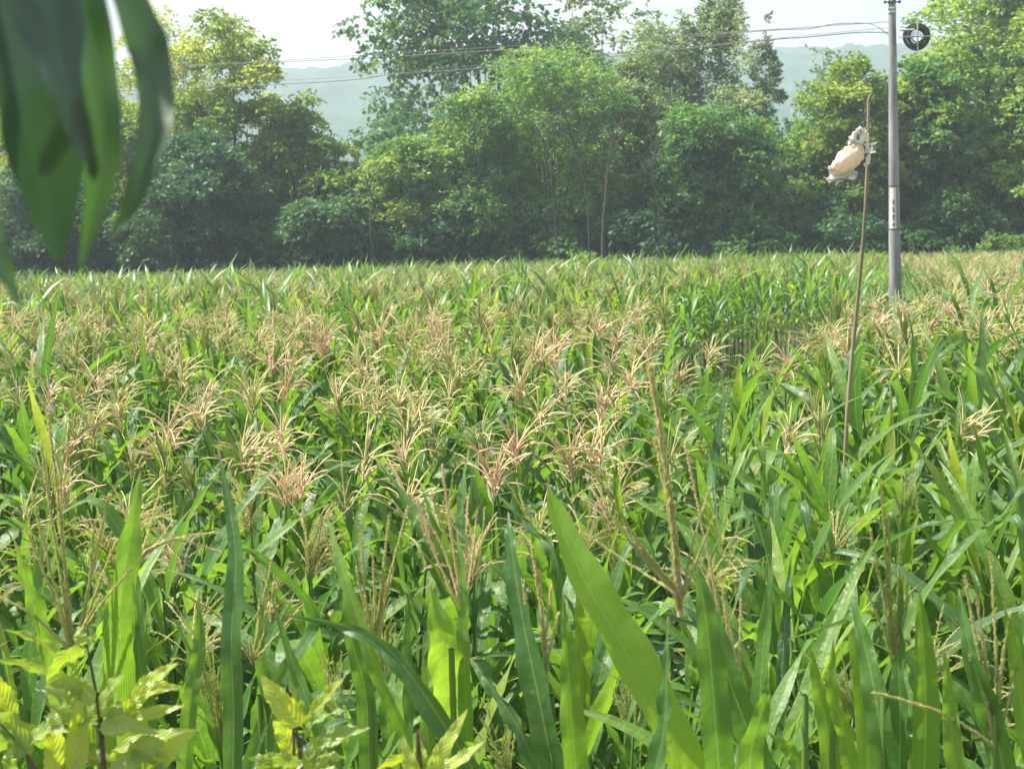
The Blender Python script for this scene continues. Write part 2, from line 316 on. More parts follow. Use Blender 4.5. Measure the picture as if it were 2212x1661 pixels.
def make_corn(seed, tas, lod, H=2.1):
    """parts in plant space: stalk Geo, list of leaf Geo, tassel Geo or None"""
    r = np.random.RandomState(seed)
    ns, cr = ((15, 5), (9, 3), (5, 3), (4, 2))[lod]
    hs = H - (0.38 if tas != 'none' else 0.35)       # top of the stalk proper
    bend = r.uniform(-0.03, 0.03, 2)
    cx = lambda z: np.stack([bend[0] * z * z, bend[1] * z * z, z * np.ones_like(z)], -1)
    stalk = Geo(); zz = np.linspace(0, hs + (0.05 if tas == 'none' else 0.14), (10, 6, 3, 2)[lod])
    tube(stalk, cx(zz), np.interp(zz, [0, hs * 0.7, hs + 0.1], [0.014, 0.011, 0.005]), (8, 5, 3, 3)[lod], m=1)
    if lod == 0:     # node rings
        for k in range(1, 9):
            z = hs * k / 9; tube(stalk, cx(np.array([z - 0.006, z, z + 0.006])), [0.012, 0.0165, 0.012], 8, m=1)
    leaves = []
    nl = (13, 12, 9, 7)[lod]; az0 = r.uniform(0, 6.28)
    for i in range(nl):
        f = (i + 0.5) / nl; h = hs * (0.22 + 0.78 * f) if lod < 2 else hs * (0.4 + 0.6 * f)
        az = az0 + math.pi * i + r.normal(0, 0.45)
        L_ = np.interp(f, [0, 0.5, 0.8, 1], [0.55, 0.84, 0.62, 0.34]) * r.uniform(0.85, 1.15)
        if tas == 'none' and f > 0.6: L_ *= 1.6
        e0 = np.interp(f, [0, 0.6, 1], [0.95, 1.15, 1.34]) + r.normal(0, 0.09)
        dr = np.interp(f, [0, 0.5, 0.85, 1], [2.3, 1.7, 0.75, 0.35]) * r.uniform(0.45, 1.35)
        kink = r.uniform(0.4, 0.8) if (r.rand() < (0.4 if tas == 'none' else 0.2) and lod < 3) else None
        Pt, S, Nn = leaf_path(r, 0, az, L_, e0, dr, ns, r.uniform(-0.5, 0.5), kink)
        Pt = Pt + cx(np.array([h]))[0]
        W = 0.5 * (0.082 if lod < 3 else 0.075) * r.uniform(0.8, 1.15) * wprof(np.linspace(0, 1, ns)) * np.interp(f, [0, .6, 1], [1, 1.05, 0.72])
        g = Geo(); tint = np.clip(r.normal(0.42 + 0.12 * f, 0.17), 0.02, 0.95)
        if f < 0.25 and r.rand() < 0.5: tint = r.uniform(0.85, 1.0)
        ribbon(g, Pt, W, S, Nn, fold=r.uniform(0.15, 0.5), cross=cr, wave=0.012 if lod < 2 else 0, wl=r.uniform(2, 5), ph=r.uniform(0, 6), tint=tint)
        leaves.append(g)
    tg = None
    if tas != 'none':
        tg = Geo(); base = hs + 0.10
        col = {'straw': r.uniform(0.22, 0.62), 'pink': r.uniform(0.7, 0.9), 'green': r.uniform(0.02, 0.22)}[tas]
        nb = (r.randint(18, 28), r.randint(18, 30), r.randint(14, 19), r.randint(6, 9))[lod]
        spl = 1.08 if tas != 'green' else 0.35
        kt = (5, 3, 3, 3)[lod]; nsg = (12, 6, 4, 3)[lod]
        brs = [(0, 0.0, r.uniform(0.26, 0.36), 0.0)] + [(r.uniform(0, 6.28), r.uniform(0.0, 0.15), r.uniform(0.11, 0.27), spl * r.uniform(0.25, 1.2)) for _ in range(nb)]
        for bi, (az, up, L_, sp) in enumerate(brs):
            t = np.linspace(0, 1, nsg)
            e = (math.pi / 2 - sp * 0.75) - sp * r.uniform(0.5, 1.5) * t ** 1.4 if bi else math.pi / 2 + 0.2 * (t - 0.5)
            if bi == 0: lean = r.normal(0, 0.22, 2)
            d = nrm(np.stack([np.cos(e) * math.cos(az) + lean[0], np.cos(e) * math.sin(az) + lean[1], np.sin(e)], -1))
            Pt = np.concatenate([np.zeros((1, 3)), np.cumsum(d[1:], 0) * L_ / (nsg - 1)]) + cx(np.array([base + up]))[0]
            ct = np.clip(col + r.normal(0, 0.08) - (0.1 if bi == 0 else 0), 0, 1)
            if lod == 0:
                tube(tg, Pt, np.linspace(0.0016, 0.0009, nsg), 4, ct, m=2)
                nspk = int(L_ / 0.0065); u = np.linspace(0.06, 1, nspk)
                for q in range(3 if bi == 0 else 2):
                    c = np.stack([np.interp(u, t, Pt[:, k]) for k in range(3)], -1)
                    T = nrm(np.stack([np.interp(u, t, d[:, k]) for k in range(3)], -1))
                    O = nrm(np.cross(T, r.normal(size=(nspk, 3))))
                    ax = nrm(T + O * r.uniform(0.25, 0.6, (nspk, 1)))
                    sd_ = nrm(np.cross(ax, O)); ln = r.uniform(0.008, 0.011, (nspk, 1)); wd = 0.0017
                    c0 = c + O * 0.0012
                    for s1 in (sd_, nrm(np.cross(ax, sd_))):
                        V = np.stack([c0, c0 + ax * ln * 0.45 + s1 * wd, c0 + ax * ln, c0 + ax * ln * 0.45 - s1 * wd], 1).reshape(-1, 3)
                        Q = np.arange(nspk * 4).reshape(-1, 4)
                        A = np.tile((0.5, 0.5, 0), (len(V), 1)); A[:, 2] = np.clip(ct + np.repeat(r.normal(0, 0.1, nspk), 4), 0, 1)
                        tg.add(V, Q, A, 2)
            else:
                rr = (0, 0.0039, 0.0050, 0.0058)[lod] * (1.25 if bi == 0 else 1) * (0.55 + 0.9 * r.rand(nsg)); rr[-1] *= 0.4
                tube(tg, Pt, rr, kt, ct, m=2)
    return stalk, leaves, tg

CORN_M = [M_corn, M_stalk, M_tassel]
def proto_meshes(seed, tas, lod):
    st, lv, tg = make_corn(seed, tas, lod)
    ms = mesh('stalk', *st.arr(), CORN_M)
    ml = [mesh('leaf', *g.arr(), CORN_M) for g in lv]
    mt = mesh('tassel', *tg.arr(), CORN_M) if tg else None
    return ms, ml, mt

# where corn grows -------------------------------------------------
def xb(y):      # left edge of the upper plot where it continues to the right of the utility pole
    return np.interp(y, [0, 11.7, 12, 14, 16, 18, 24, 31, 62], [0.2, 0.2, 2.2, 3.2, 4.3, 5.2, 6.9, 8.6, 15.6])
def upper(x, y):
    wl = np.interp(y, [7.0, 7.4, 12, 19], [99, 0.88, 1.25, 2.0]); wr = np.interp(y, [7.0, 8, 10, 12], [1.0, 1.15, 1.55, 2.1])
    near = (y <= 12) & ((x < wl) | (x > wr)); left = (y > 12) & (y < np.interp(x, [-8, 0, 1.6], [15.0, 15.5, 15.5])) & (x < wl); right = (y > 12) & (x > xb(y))
    return (y > 2.2) & (y < 62) & (near | left | right)
def lower(x, y):
    front = np.interp(x, [-40, -5, 0, 4.6, 7.2, 12], [15.6, 16, 19, 28.0, 32, 46])
    return (y > front) & (y < 62) & (x < xb(y) - 0.35)
pts = []
ra_ = R(24)
for x0 in np.arange(-60, 60, 0.57):
    vv = np.arange(-30, 80, 0.30) + rng.uniform(0, 0.3)
    n = len(vv); uu = x0 + rng.normal(0, 0.07, n); vv = vv + rng.normal(0, 0.06, n)
    pts.append(np.stack([uu * math.cos(ra_) - vv * math.sin(ra_), uu * math.sin(ra_) + vv * math.cos(ra_)], -1))
pts = np.concatenate(pts); pts = pts[(pts[:, 1] > 2.2) & (pts[:, 1] < 62)]
inview = np.abs(pts[:, 0]) < pts[:, 1] * 0.345 + 2.2
pts = pts[inview]
isU = upper(pts[:, 0], pts[:, 1]); isL = lower(pts[:, 0], pts[:, 1])
U = pts[isU]; Lw = pts[isL]
U = U[np.argsort(U[:, 1])]
# keep out: hero plants stand nearest, clearing round bamboo pole and utility pole
bam = P(1835, 1000, 8.0); pole_xy = (at(895, 303, 30)[0], 30.0)
def vis(p): return abs(p[0]) < p[1] * 0.3413 + 0.35
U = U[(U[:, 1] > 2.95)]
U = U[np.hypot(U[:, 0] - bam[0], U[:, 1] - 8.0) > 0.18]
U = U[(np.hypot(U[:, 0] - pole_xy[0], (U[:, 1] - 30)) > 0.6)]
# the corridor between camera and pole foot keeps plants short: handled by height below
NIND = 286
mask = np.array([vis(p) for p in U])
ind = U[mask][:NIND]
rest = np.concatenate([U[mask][NIND:], U[~mask]])

PROTO = {}
def proto(k, tas, lod):
    key = (k, tas, lod)
    if key not in PROTO: PROTO[key] = proto_meshes(100 + k, tas, lod)
    return PROTO[key]
def px_of(p3):
    v = CM.inverted() @ Vector(p3); return 512 + F * v.x / -v.z, 384 - F * v.y / -v.z
def zone(px):
    for lim, s in ((110, 'below the left drooping leaves'), (215, 'right of the drooping leaves'), (300, 'below the tall pale tree'), (390, 'below the gap with blue hills'),
                   (480, 'below left half of big dark tree'), (560, 'below the arching bright tree'), (640, 'below the bare dark stems'), (730, 'left of the weedy clearing'),
                   (800, 'in line with the clearing'), (850, 'just left of the bamboo pole'), (910, 'between bamboo and concrete poles'), (965, 'right of the concrete pole')):
        if px < lim: return s
    return 'at the right edge'
def band(py):
    for lim, s in ((330, 'farthest band'), (352, 'back band'), (378, 'upper middle band'), (408, 'middle band'), (450, 'lower middle band'), (510, 'front band')):
        if py < lim: return s
    return 'foremost band'
TASW = {'straw': 'with straw tassel', 'pink': 'with pinkish tassel', 'green': 'with green tassel', 'none': 'without tassel'}
def add_corn(x, y, k, tas, lod, scale, rz, tilt):
    ms, ml, mt = proto(k, tas, lod)
    e = empty('corn_plant', (x, y, float(gz(x, y)) - 0.01), rz); e.rotation_euler = (tilt[0], tilt[1], rz); e.scale = (scale,) * 3
    for nm, me in [('stalk', ms)] + [('leaf', q) for q in ml] + ([('tassel', mt)] if mt else []):
        o = bpy.data.objects.new(nm, me); C.objects.link(o); o.parent = e
    px, py = px_of((x, y, float(gz(x, y)) + 2.0 * scale))
    tag(e, 'corn plant %s, %s, %s' % (TASW[tas], band(py), zone(px)), 'corn plant', 'corn plants of the near field')
    return e
for (x, y) in ind:
    q = rng.rand(); px, _ = px_of((x, y, 2.0))
    if px > 690 and y < 9.6:
        tas = 'none' if q < 0.82 else ('straw' if q < 0.92 else 'green')
    elif y < 5.2:
        tas = 'none' if q < 0.3 else ('straw' if q < 0.5 else 'green')
    else:
        tas = 'straw' if q < 0.68 else ('pink' if q < 0.80 else ('green' if q < 0.92 else 'none'))
    sc_ = rng.uniform(0.93, 1.05) if y > 5.2 else rng.uniform(0.84, 0.97)
    if y < 3.5: sc_ = rng.uniform(0.68, 0.8)
    if y < 5.2 and 560 < px < 700: sc_ *= 0.93
    add_corn(x, y, rng.randint(0, 8), tas, 0 if y < 6.5 else 1, sc_, rng.uniform(0, 6.28), rng.normal(0, 0.09, 2))

def scatter_mass(name, P_, kinds, probs, lodf, mats, label, cat, group=None, hs=(0.93, 1.06)):
    lib = {}
    G = Geo(); r = np.random.RandomState(5)
    for (x, y) in P_:
        lod = lodf(x, y); tas = r.choice(kinds, p=probs(x, y)); k = r.randint(0, 8)
        if (tas, lod, k) not in lib:
            st, lv, tg = make_corn(300 + k, tas, lod); g = Geo()
            if lod < 3: g.merge(st)
            for q in lv: g.merge(q)
            if tg: g.merge(tg)
            lib[(tas, lod, k)] = g.arr()
        V, Q, A, M = lib[(tas, lod, k)]
        a = r.uniform(0, 6.28); s = r.uniform(*hs); tx, ty = r.normal(0, 0.05, 2)
        c, sn = math.cos(a), math.sin(a)
        X = (V[:, 0] * c - V[:, 1] * sn + V[:, 2] * tx) * s + x; Y = (V[:, 0] * sn + V[:, 1] * c + V[:, 2] * ty) * s + y
        Z = V[:, 2] * s + float(gz(x, y)) - 0.01
        A2 = A.copy(); A2[:, 2] = np.clip(A2[:, 2] + r.normal(0, 0.09), 0, 1)
        G.V.append(np.stack([X, Y, Z], -1)); G.Q.append(Q + G.n); G.A.append(A2); G.M.append(M); G.n += len(V)
    o = obj(name, G, mats); tag(o, label, cat, group, 'stuff'); return o
scatter_mass('corn_crop_far_right', rest, ['straw', 'pink', 'green', 'none'], lambda x, y: [0.64, 0.1, 0.2, 0.06], lambda x, y: 1 if y < 16 else (2 if y < 30 else 3),
             [M_corn, M_stalk, M_tassel], 'dense straw tasselled corn running back behind the concrete pole', 'corn crop').name = 'corn_crop'
scatter_mass('corn_crop', Lw, ['straw', 'pink', 'green', 'none'], lambda x, y: [0.26, 0.02, 0.54, 0.18], lambda x, y: 2 if y < 33 else 3,
             [M_cornfar, M_stalk, M_tassel], 'greener corn of the lower field in front of the dark tree line', 'corn crop', hs=(0.95, 1.1))

# ------------------------------------------------------------------ small-leaf weeds on the ground
def leaf_quads(c, ax, nn, ln, wd):
    """rhombic leaf, folded a little; c base (n,3)"""
    s = nrm(np.cross(ax, nn)); up = nrm(np.cross(s, ax))
    ln = np.asarray(ln)[:, None]; wd = np.asarray(wd)[:, None]
    mid = c + ax * ln * 0.42
    V = np.stack([c, mid + s * wd / 2 + up * wd * 0.12, c + ax * ln - up * ln * 0.08, mid - s * wd / 2 + up * wd * 0.12], 1)
    return V.reshape(-1, 3), np.arange(len(c) * 4).reshape(-1, 4)
M_weed = foliage('weed_leaf', [(0.0, (0.05, 0.11, 0.03)), (0.5, (0.10, 0.19, 0.04)), (1.0, (0.22, 0.28, 0.07))],
                 [(0.0, (0.10, 0.25, 0.02)), (0.5, (0.25, 0.42, 0.03)), (1.0, (0.45, 0.52, 0.06))], trans=0.4, rough=0.5, nscale=1.5, namp=0.5)
def weeds(name, n, xf, label, hmax, ls, cat='weeds'):
    r = np.random.RandomState(len(label)); x, y = xf(r, n); z = gz(x, y) + hmax * r.rand(n) ** 1.4
    ax = nrm(np.stack([r.normal(size=n), r.normal(size=n), r.uniform(-0.2, 1.3, n)], -1)); nn = nrm(r.normal(size=(n, 3)) * 0.6 + (0, 0, 1))
    ln = r.uniform(*ls, n); V, Q = leaf_quads(np.stack([x, y, z], -1), ax, nn, ln, ln * r.uniform(0.25, 0.7, n))
    A = np.tile((0.5, 0.5, 0.5), (len(V), 1)); A[:, 2] = np.repeat(r.rand(n), 4)
    g = Geo(); g.add(V, Q, A); o = obj(name, g, M_weed, smooth=False); tag(o, label, cat, kind='stuff'); return o
weeds('weeds', 90000, lambda r, n: ((lambda y: (r.uniform(-1, 1, n) * (y * 0.36 + 1.2), y))(2.0 + 10.5 * r.rand(n) ** 0.8)), 'low green weeds growing between the near corn rows', 0.55, (0.03, 0.12))
def clearing(r, n):
    y = r.uniform(7.2, 29, n);  
    x = np.where(y < 12, r.uniform(0.8, 2.4, n), np.interp(y, [12, 19, 21, 29], [1.0, 1.5, -1, 2]) + r.rand(n) * (xb(y) - np.interp(y, [12, 19, 21, 29], [1.0, 1.5, -1, 2]))); return x, y
weeds('low_crop', 90000, clearing, 'bright green low leafy crop in the clearing between corn fields', 0.32, (0.05, 0.13), 'low crop')

# ------------------------------------------------------------------ trees
def tree_geo(seed, H, Rx, Ry, base=0.15, nclump=55, spr=60, leaf=0.13, lw=0.5, flat=0.75, tint=(0.3, 0.25), spire=False, trunkr=0.14, stems=1, open_=0.0, density=1.0, per=6, droop=0.5):
    r = np.random.RandomState(seed); crown = Geo(); trunk = Geo()
    zc = H * (1 + base) / 2; hz = H * (1 - base) / 2
    cen = []
    while len(cen) < nclump:
        p = r.uniform(-1, 1, 3); d = np.linalg.norm(p)
        if d > 1 or (d < 0.5 and r.rand() < 0.75): continue
        if p[2] < -0.3 and base > 0.3 and r.rand() < 0.5: continue
        cen.append(p)
    cen = np.array(cen)
    cen[:, 0:2] *= (1 + 0.12 * r.normal(size=(nclump, 1)))
    Cc = cen * (Rx, Ry, hz) * (0.9, 0.9, 0.95) + (0, 0, zc)
    rc = np.minimum(Rx, hz) * r.uniform(0.15, 0.38, nclump) * (1 - open_ * 0.35)
    tints = np.clip(r.normal(tint[0], tint[1] * 0.6, nclump), 0, 1)
    for i in range(nclump):
        ns = max(8, int(spr * density * (rc[i] / (Rx * 0.3)) ** 1.6))
        dv = nrm(r.normal(size=(ns, 3))); dv[:, 2] = np.where(dv[:, 2] < -0.2, -dv[:, 2] * 0.8, dv[:, 2]); dv = nrm(dv)
        sz = np.array((1, 1, flat if not spire else 3.0))
        st = Cc[i] + dv * rc[i] * sz * r.uniform(0.55, 1.1, (ns, 1))
        dirn = nrm(dv + r.normal(0, 0.35, (ns, 3)) + ((0, 0, -droop) if not spire else (0, 0, 1.2)))
        L_ = r.uniform(0.25, 0.55, ns)[:, None] * (leaf / 0.13)
        u = (np.arange(per) / per)[None, :, None]
        c = (st[:, None, :] + dirn[:, None, :] * (L_[:, None, :] * u) - np.array((0, 0, 0.12)) * u * u).reshape(-1, 3)
        n = len(c)
        sgn = np.tile(np.where(np.arange(per) % 2, 1.0, -1.0), ns)[:, None]
        D = np.repeat(dirn, per, 0); sd2 = nrm(np.cross(D, r.normal(0, 0.4, (n, 3)) + (0, 0, 1)))
        ax = nrm(D * 0.6 + sd2 * sgn + r.normal(0, 0.3, (n, 3)) + (0, 0, -0.25 * droop)); nn = nrm(r.normal(0, 0.85, (n, 3)) + (0, -0.25, 0.6))
        ln = leaf * 1.75 * r.uniform(0.7, 1.3, n)
        V, Q = leaf_quads(c, ax, nn, ln, ln * lw * r.uniform(0.8, 1.2, n))
        A = np.tile((0.5, 0.5, 0.5), (n * 4, 1)); A[:, 2] = np.clip(np.repeat(tints[i] + r.normal(0, 0.1, n), 4), 0, 1)
        crown.add(V, Q, A)
    # trunk and limbs
    fork = H * max(base, 0.12)
    for s in range(stems):
        off = np.array((r.uniform(-0.5, 0.5), r.uniform(-0.3, 0.3), 0)) * (stems > 1) * Rx * 0.3
        top = np.array((off[0] * 2.2, off[1], H * 0.74))
        Pt = smoothpath([off, off * 1.2 + (r.normal(0, .1), 0, fork), off * 1.6 + (r.normal(0, .2), 0, H * .5), top], 10)
        tube(trunk, Pt, trunkr * np.linspace(1.1, 0.18, 10) * (0.7 if stems > 1 else 1), 7)
        for i in range(s, nclump, stems):
            if r.rand() < (0.12 if spire else 0.4):
                k = np.clip(int((Cc[i][2] / H) * 8 - r.uniform(1, 3)), 1, 8); a = Pt[k]; b = Cc[i] + (0, 0, -0.1)
                mid = (a + b) / 2 + (0, 0, -0.12 * np.linalg.norm(b - a) if b[2] > a[2] else 0.2)
                tube(trunk, smoothpath([a, mid, b], 6), np.linspace(trunkr * 0.22, 0.012, 6), 4)
    return crown, trunk
FOL = {
 'mid': foliage('tree_leaf_mid_green', [(0.0, (0.048, 0.119, 0.042)), (0.5, (0.090, 0.198, 0.054)), (1.0, (0.193, 0.304, 0.072))],
                [(0.0, (0.097, 0.264, 0.048)), (0.5, (0.248, 0.502, 0.060)), (1.0, (0.580, 0.739, 0.084))], trans=0.42, rough=0.5, spec=0.35, nscale=0.5, namp=0.5),
 'yellow': foliage('tree_leaf_yellow_green', [(0.0, (0.069, 0.145, 0.036)), (0.5, (0.166, 0.251, 0.048)), (1.0, (0.331, 0.383, 0.084))],
                [(0.0, (0.193, 0.370, 0.036)), (0.5, (0.497, 0.634, 0.060)), (1.0, (0.850, 0.850, 0.168))], trans=0.45, rough=0.55, spec=0.3, nscale=0.5, namp=0.5),
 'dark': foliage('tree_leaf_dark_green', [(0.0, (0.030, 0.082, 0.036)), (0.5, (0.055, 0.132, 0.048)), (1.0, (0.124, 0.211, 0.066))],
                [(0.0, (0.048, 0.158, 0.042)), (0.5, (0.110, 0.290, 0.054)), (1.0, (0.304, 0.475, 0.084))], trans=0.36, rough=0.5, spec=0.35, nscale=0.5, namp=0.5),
 'grey': foliage('tree_leaf_grey_green', [(0.0, (0.083, 0.132, 0.066)), (0.5, (0.138, 0.205, 0.090)), (1.0, (0.276, 0.317, 0.156))],
                [(0.0, (0.138, 0.264, 0.072)), (0.5, (0.276, 0.449, 0.108)), (1.0, (0.580, 0.634, 0.216))], trans=0.38, rough=0.5, spec=0.35, nscale=0.5, namp=0.5),
}
M_bark = plain('grey_bark', (0.03, 0.025, 0.02), (0.08, 0.068, 0.055), scale=5, rough=0.9, stretch=(1, 1, 0.3))
def tree(name, px, pytop, d, rpx, fol, label, cat='tree', group='trees behind the corn', seed=0, ryr=0.85, **kw):
    g0 = float(gz(0, d)); c = at(px, 260, d); top = at(px, pytop, d)
    H = top[2] - g0; Rx = rpx * d / F
    crown, trunk = tree_geo(seed, H, Rx, Rx * ryr, **kw)
    e = empty(name, (c[0], d, g0 - 0.05)); tag(e, label, cat, group)
    obj('crown', crown, FOL[fol], e, smooth=False); obj('trunk', trunk, M_bark, e)
    return e
T = tree
T('feathery_tree', 168, 0, 68, 60, 'yellow', 'pale feathery yellow-green tree beside the drooping leaves', seed=1, nclump=95, base=0.12, leaf=0.11, open_=0.45, lw=0.35, density=1.0, tint=(0.75, 0.3))
T('feathery_tree', 243, 4, 66, 62, 'yellow', 'tall rounded yellow-green tree left of the hill gap', seed=2, nclump=110, base=0.12, leaf=0.12, lw=0.5, density=1.2, tint=(0.4, 0.3), open_=0.3)
T('leafy_tree', 290, 62, 70, 28, 'yellow', 'thin spindly pale tree at the left side of the hill gap', seed=3, nclump=30, base=0.2, leaf=0.11, open_=1.0, density=0.5, tint=(0.5, 0.3), ryr=1.0)
T('leafy_tree', 20, 112, 64, 60, 'yellow', 'brownish green tree at the far left behind hanging leaves', seed=4, base=0.1, nclump=60, tint=(0.45, 0.3))
T('leafy_tree', 120, 108, 64, 62, 'yellow', 'yellow-green tree seen between the drooping leaves', seed=5, base=0.1, nclump=60, tint=(0.3, 0.3))
T('dense_bush', 196, 134, 61.5, 72, 'dark', 'rounded dark green bush tree below the feathery tree', 'bush', seed=6, base=0.02, nclump=85, density=1.3, flat=0.8, tint=(0.25, 0.3))
T('dense_bush', 60, 165, 61.5, 70, 'dark', 'dark green bush at far left above the corn', 'bush', seed=7, base=0.02, nclump=75, density=1.2, tint=(0.2, 0.3))
T('leafy_tree', 300, 84, 65, 46, 'yellow', 'bright yellow-green tree sloping down below the hill gap', seed=8, base=0.1, nclump=60, tint=(0.35, 0.3), lw=0.45)
T('leafy_tree', 345, 134, 64, 46, 'yellow', 'low yellow-green tree under the hill gap', seed=9, base=0.05, nclump=60, tint=(0.25, 0.3))
T('dense_bush', 318, 190, 61, 48, 'dark', 'low dark bush with lit top left of the middle tree', 'bush', seed=10, base=0.0, nclump=60, density=1.2, tint=(0.45, 0.3))
T('leafy_tree', 404, 128, 63, 46, 'mid', 'light green spreading tree at the left foot of the big dark tree', seed=12, base=0.08, nclump=70, tint=(0.75, 0.3), lw=0.4)
T('big_dark_tree', 482, -60, 80, 122, 'dark', 'biggest dark grey-green tree with large leaves and sky gaps', seed=13, base=0.12, nclump=130, leaf=0.21, lw=0.65, open_=0.5, density=0.85, per=4, trunkr=0.28, tint=(0.5, 0.3), droop=0.9, ryr=0.7)
T('big_dark_tree', 596, -30, 84, 86, 'grey', 'tall greyish tree right of the biggest dark tree', seed=14, base=0.25, nclump=70, leaf=0.19, lw=0.6, open_=0.7, density=0.8, per=4, trunkr=0.22, tint=(0.4, 0.3), ryr=0.7)
T('arching_tree', 560, 34, 65, 88, 'mid', 'arching mid green tree with feathery fronds in the middle', seed=15, base=0.2, nclump=105, lw=0.38, leaf=0.13, tint=(0.6, 0.3), density=0.9, stems=3, trunkr=0.11)
T('arching_tree', 470, 84, 63.5, 60, 'mid', 'lower arching tree with bright fronds left of the middle', seed=16, base=0.15, nclump=80, lw=0.38, leaf=0.13, tint=(0.55, 0.3), stems=2, trunkr=0.1)
T('leafy_tree', 640, 40, 67, 50, 'grey', 'grey-green tree with pinkish twigs behind the bare stems', seed=17, base=0.15, nclump=70, lw=0.45, density=0.75, tint=(0.5, 0.3))
T('leafy_tree', 655, 22, 73, 46, 'grey', 'pale grey-green tree filling in left of the poplars', seed=31, base=0.1, nclump=80, lw=0.45, density=0.8, tint=(0.6, 0.3))
T('leafy_tree', 735, 62, 70, 40, 'grey', 'rounded grey-green tree in front of the tallest poplar', seed=32, base=0.1, nclump=70, lw=0.45, density=0.8, tint=(0.6, 0.3))
T('poplar_tree', 722, -14, 72, 44, 'grey', 'tall pale poplar with spiky upright branches', seed=18, base=0.12, nclump=85, spire=True, leaf=0.12, density=0.9, tint=(0.6, 0.35), ryr=1.0, open_=0.9)
T('poplar_tree', 672, 4, 72, 40, 'grey', 'shorter spiky poplar left of the tallest poplar', seed=19, base=0.12, nclump=60, spire=True, leaf=0.12, density=0.9, tint=(0.55, 0.35), ryr=1.0, open_=0.9)
T('poplar_tree', 766, 4, 74, 20, 'grey', 'very narrow pale spire tree at the right hill gap', seed=20, base=0.1, nclump=60, spire=True, leaf=0.11, density=0.5, tint=(0.3, 0.3), ryr=1.0, open_=0.9)
T('leafy_tree', 715, 98, 64, 68, 'mid', 'dense bluish green tree below the poplars', seed=21, base=0.06, nclump=95, tint=(0.35, 0.3), density=1.1)
T('leafy_tree', 800, 118, 66, 40, 'mid', 'green tree behind the tied bag left of the bamboo pole', seed=22, base=0.1, nclump=60, tint=(0.5, 0.3))
T('leafy_tree', 856, 50, 64.5, 56, 'yellow', 'rounded bright green tree behind the bamboo pole', seed=23, base=0.1, nclump=90, tint=(0.3, 0.3), density=1.1)
T('leafy_tree', 828, 30, 95, 44, 'grey', 'hazy distant tree in the right hill gap', seed=24, base=0.1, nclump=40, density=0.5, leaf=0.2, open_=0.8)
T('tall_tree', 988, -62, 67, 88, 'mid', 'tall bright tree at the right edge beside the concrete pole', seed=25, base=0.08, nclump=130, leaf=0.14, lw=0.6, tint=(0.8, 0.3), density=0.95)
T('tall_tree', 926, 38, 64.5, 48, 'mid', 'bluish green tree right behind the concrete pole', seed=26, base=0.08, nclump=90, lw=0.55, tint=(0.45, 0.3))
T('tall_tree', 1050, 20, 64, 70, 'mid', 'light green tree cut by the right edge of the photo', seed=27, base=0.05, nclump=90, lw=0.55, tint=(0.8, 0.3))
T('dense_bush', 1000, 232, 60.5, 22, 'yellow', 'small yellow-green bush over the corn at the right edge', 'bush', 'bushes at the field edge', seed=28, base=0.0, nclump=30, tint=(0.0, 0.2))
T('dense_bush', 590, 252, 60.5, 18, 'yellow', 'small yellow-green bush under the bare stems', 'bush', 'bushes at the field edge', seed=30, base=0.0, nclump=24, tint=(0.4, 0.2), lw=0.35)
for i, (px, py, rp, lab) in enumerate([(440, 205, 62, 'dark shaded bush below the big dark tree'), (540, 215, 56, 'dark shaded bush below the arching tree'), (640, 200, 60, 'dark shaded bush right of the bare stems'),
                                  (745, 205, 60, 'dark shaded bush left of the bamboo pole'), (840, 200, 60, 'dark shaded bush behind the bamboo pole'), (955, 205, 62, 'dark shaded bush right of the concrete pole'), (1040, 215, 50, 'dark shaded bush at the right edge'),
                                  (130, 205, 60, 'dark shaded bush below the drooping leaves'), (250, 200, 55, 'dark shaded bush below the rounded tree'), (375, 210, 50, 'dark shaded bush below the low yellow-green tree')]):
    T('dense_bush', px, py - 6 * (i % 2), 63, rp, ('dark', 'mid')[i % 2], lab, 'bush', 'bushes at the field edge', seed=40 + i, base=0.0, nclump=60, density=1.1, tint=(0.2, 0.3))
# slim bare stems showing in front of the shade
for i, (pts_, lab) in enumerate([([(1300, 565), (1303, 500), (1310, 410), (1318, 330), (1345, 250)], 'thick bare dark stem standing at the wood edge'),
                       ([(1275, 565), (1272, 500), (1268, 420), (1245, 330), (1215, 230)], 'forked bare stem just left of the thick one'),
                       ([(1215, 565), (1200, 480), (1195, 410), (1180, 320), (1150, 260)], 'thin bare stem under the arching fronds'),
                       ([(820, 560), (800, 500), (806, 440), (790, 380)], 'thin pale stem left of the middle trees'),
                       ([(1420, 565), (1425, 470), (1410, 360), (1440, 260)], 'thin bare stem right of the thick one')]):
    q = [P(x, y, 60.2 - 0.15 * i) for x, y in pts_]
    q[0][2] = gz(0, 60)
    g = Geo(); tube(g, smoothpath(q, 14), np.linspace(0.09 if i == 0 else 0.045, 0.02, 14), 6)
    for k in range(4):
        a = q[-2] * (1 - k / 5) + q[-1] * k / 5
        tube(g, smoothpath([a, a + (rng.uniform(-.6, .6), 0.2, 0.5), a + (rng.uniform(-1.2, 1.2), 0.3, 1.3)], 5), np.linspace(0.03, 0.012, 5), 4)
    o = obj('tree_stem', g, M_bark); tag(o, lab, 'tree stem', 'bare stems at the wood edge')
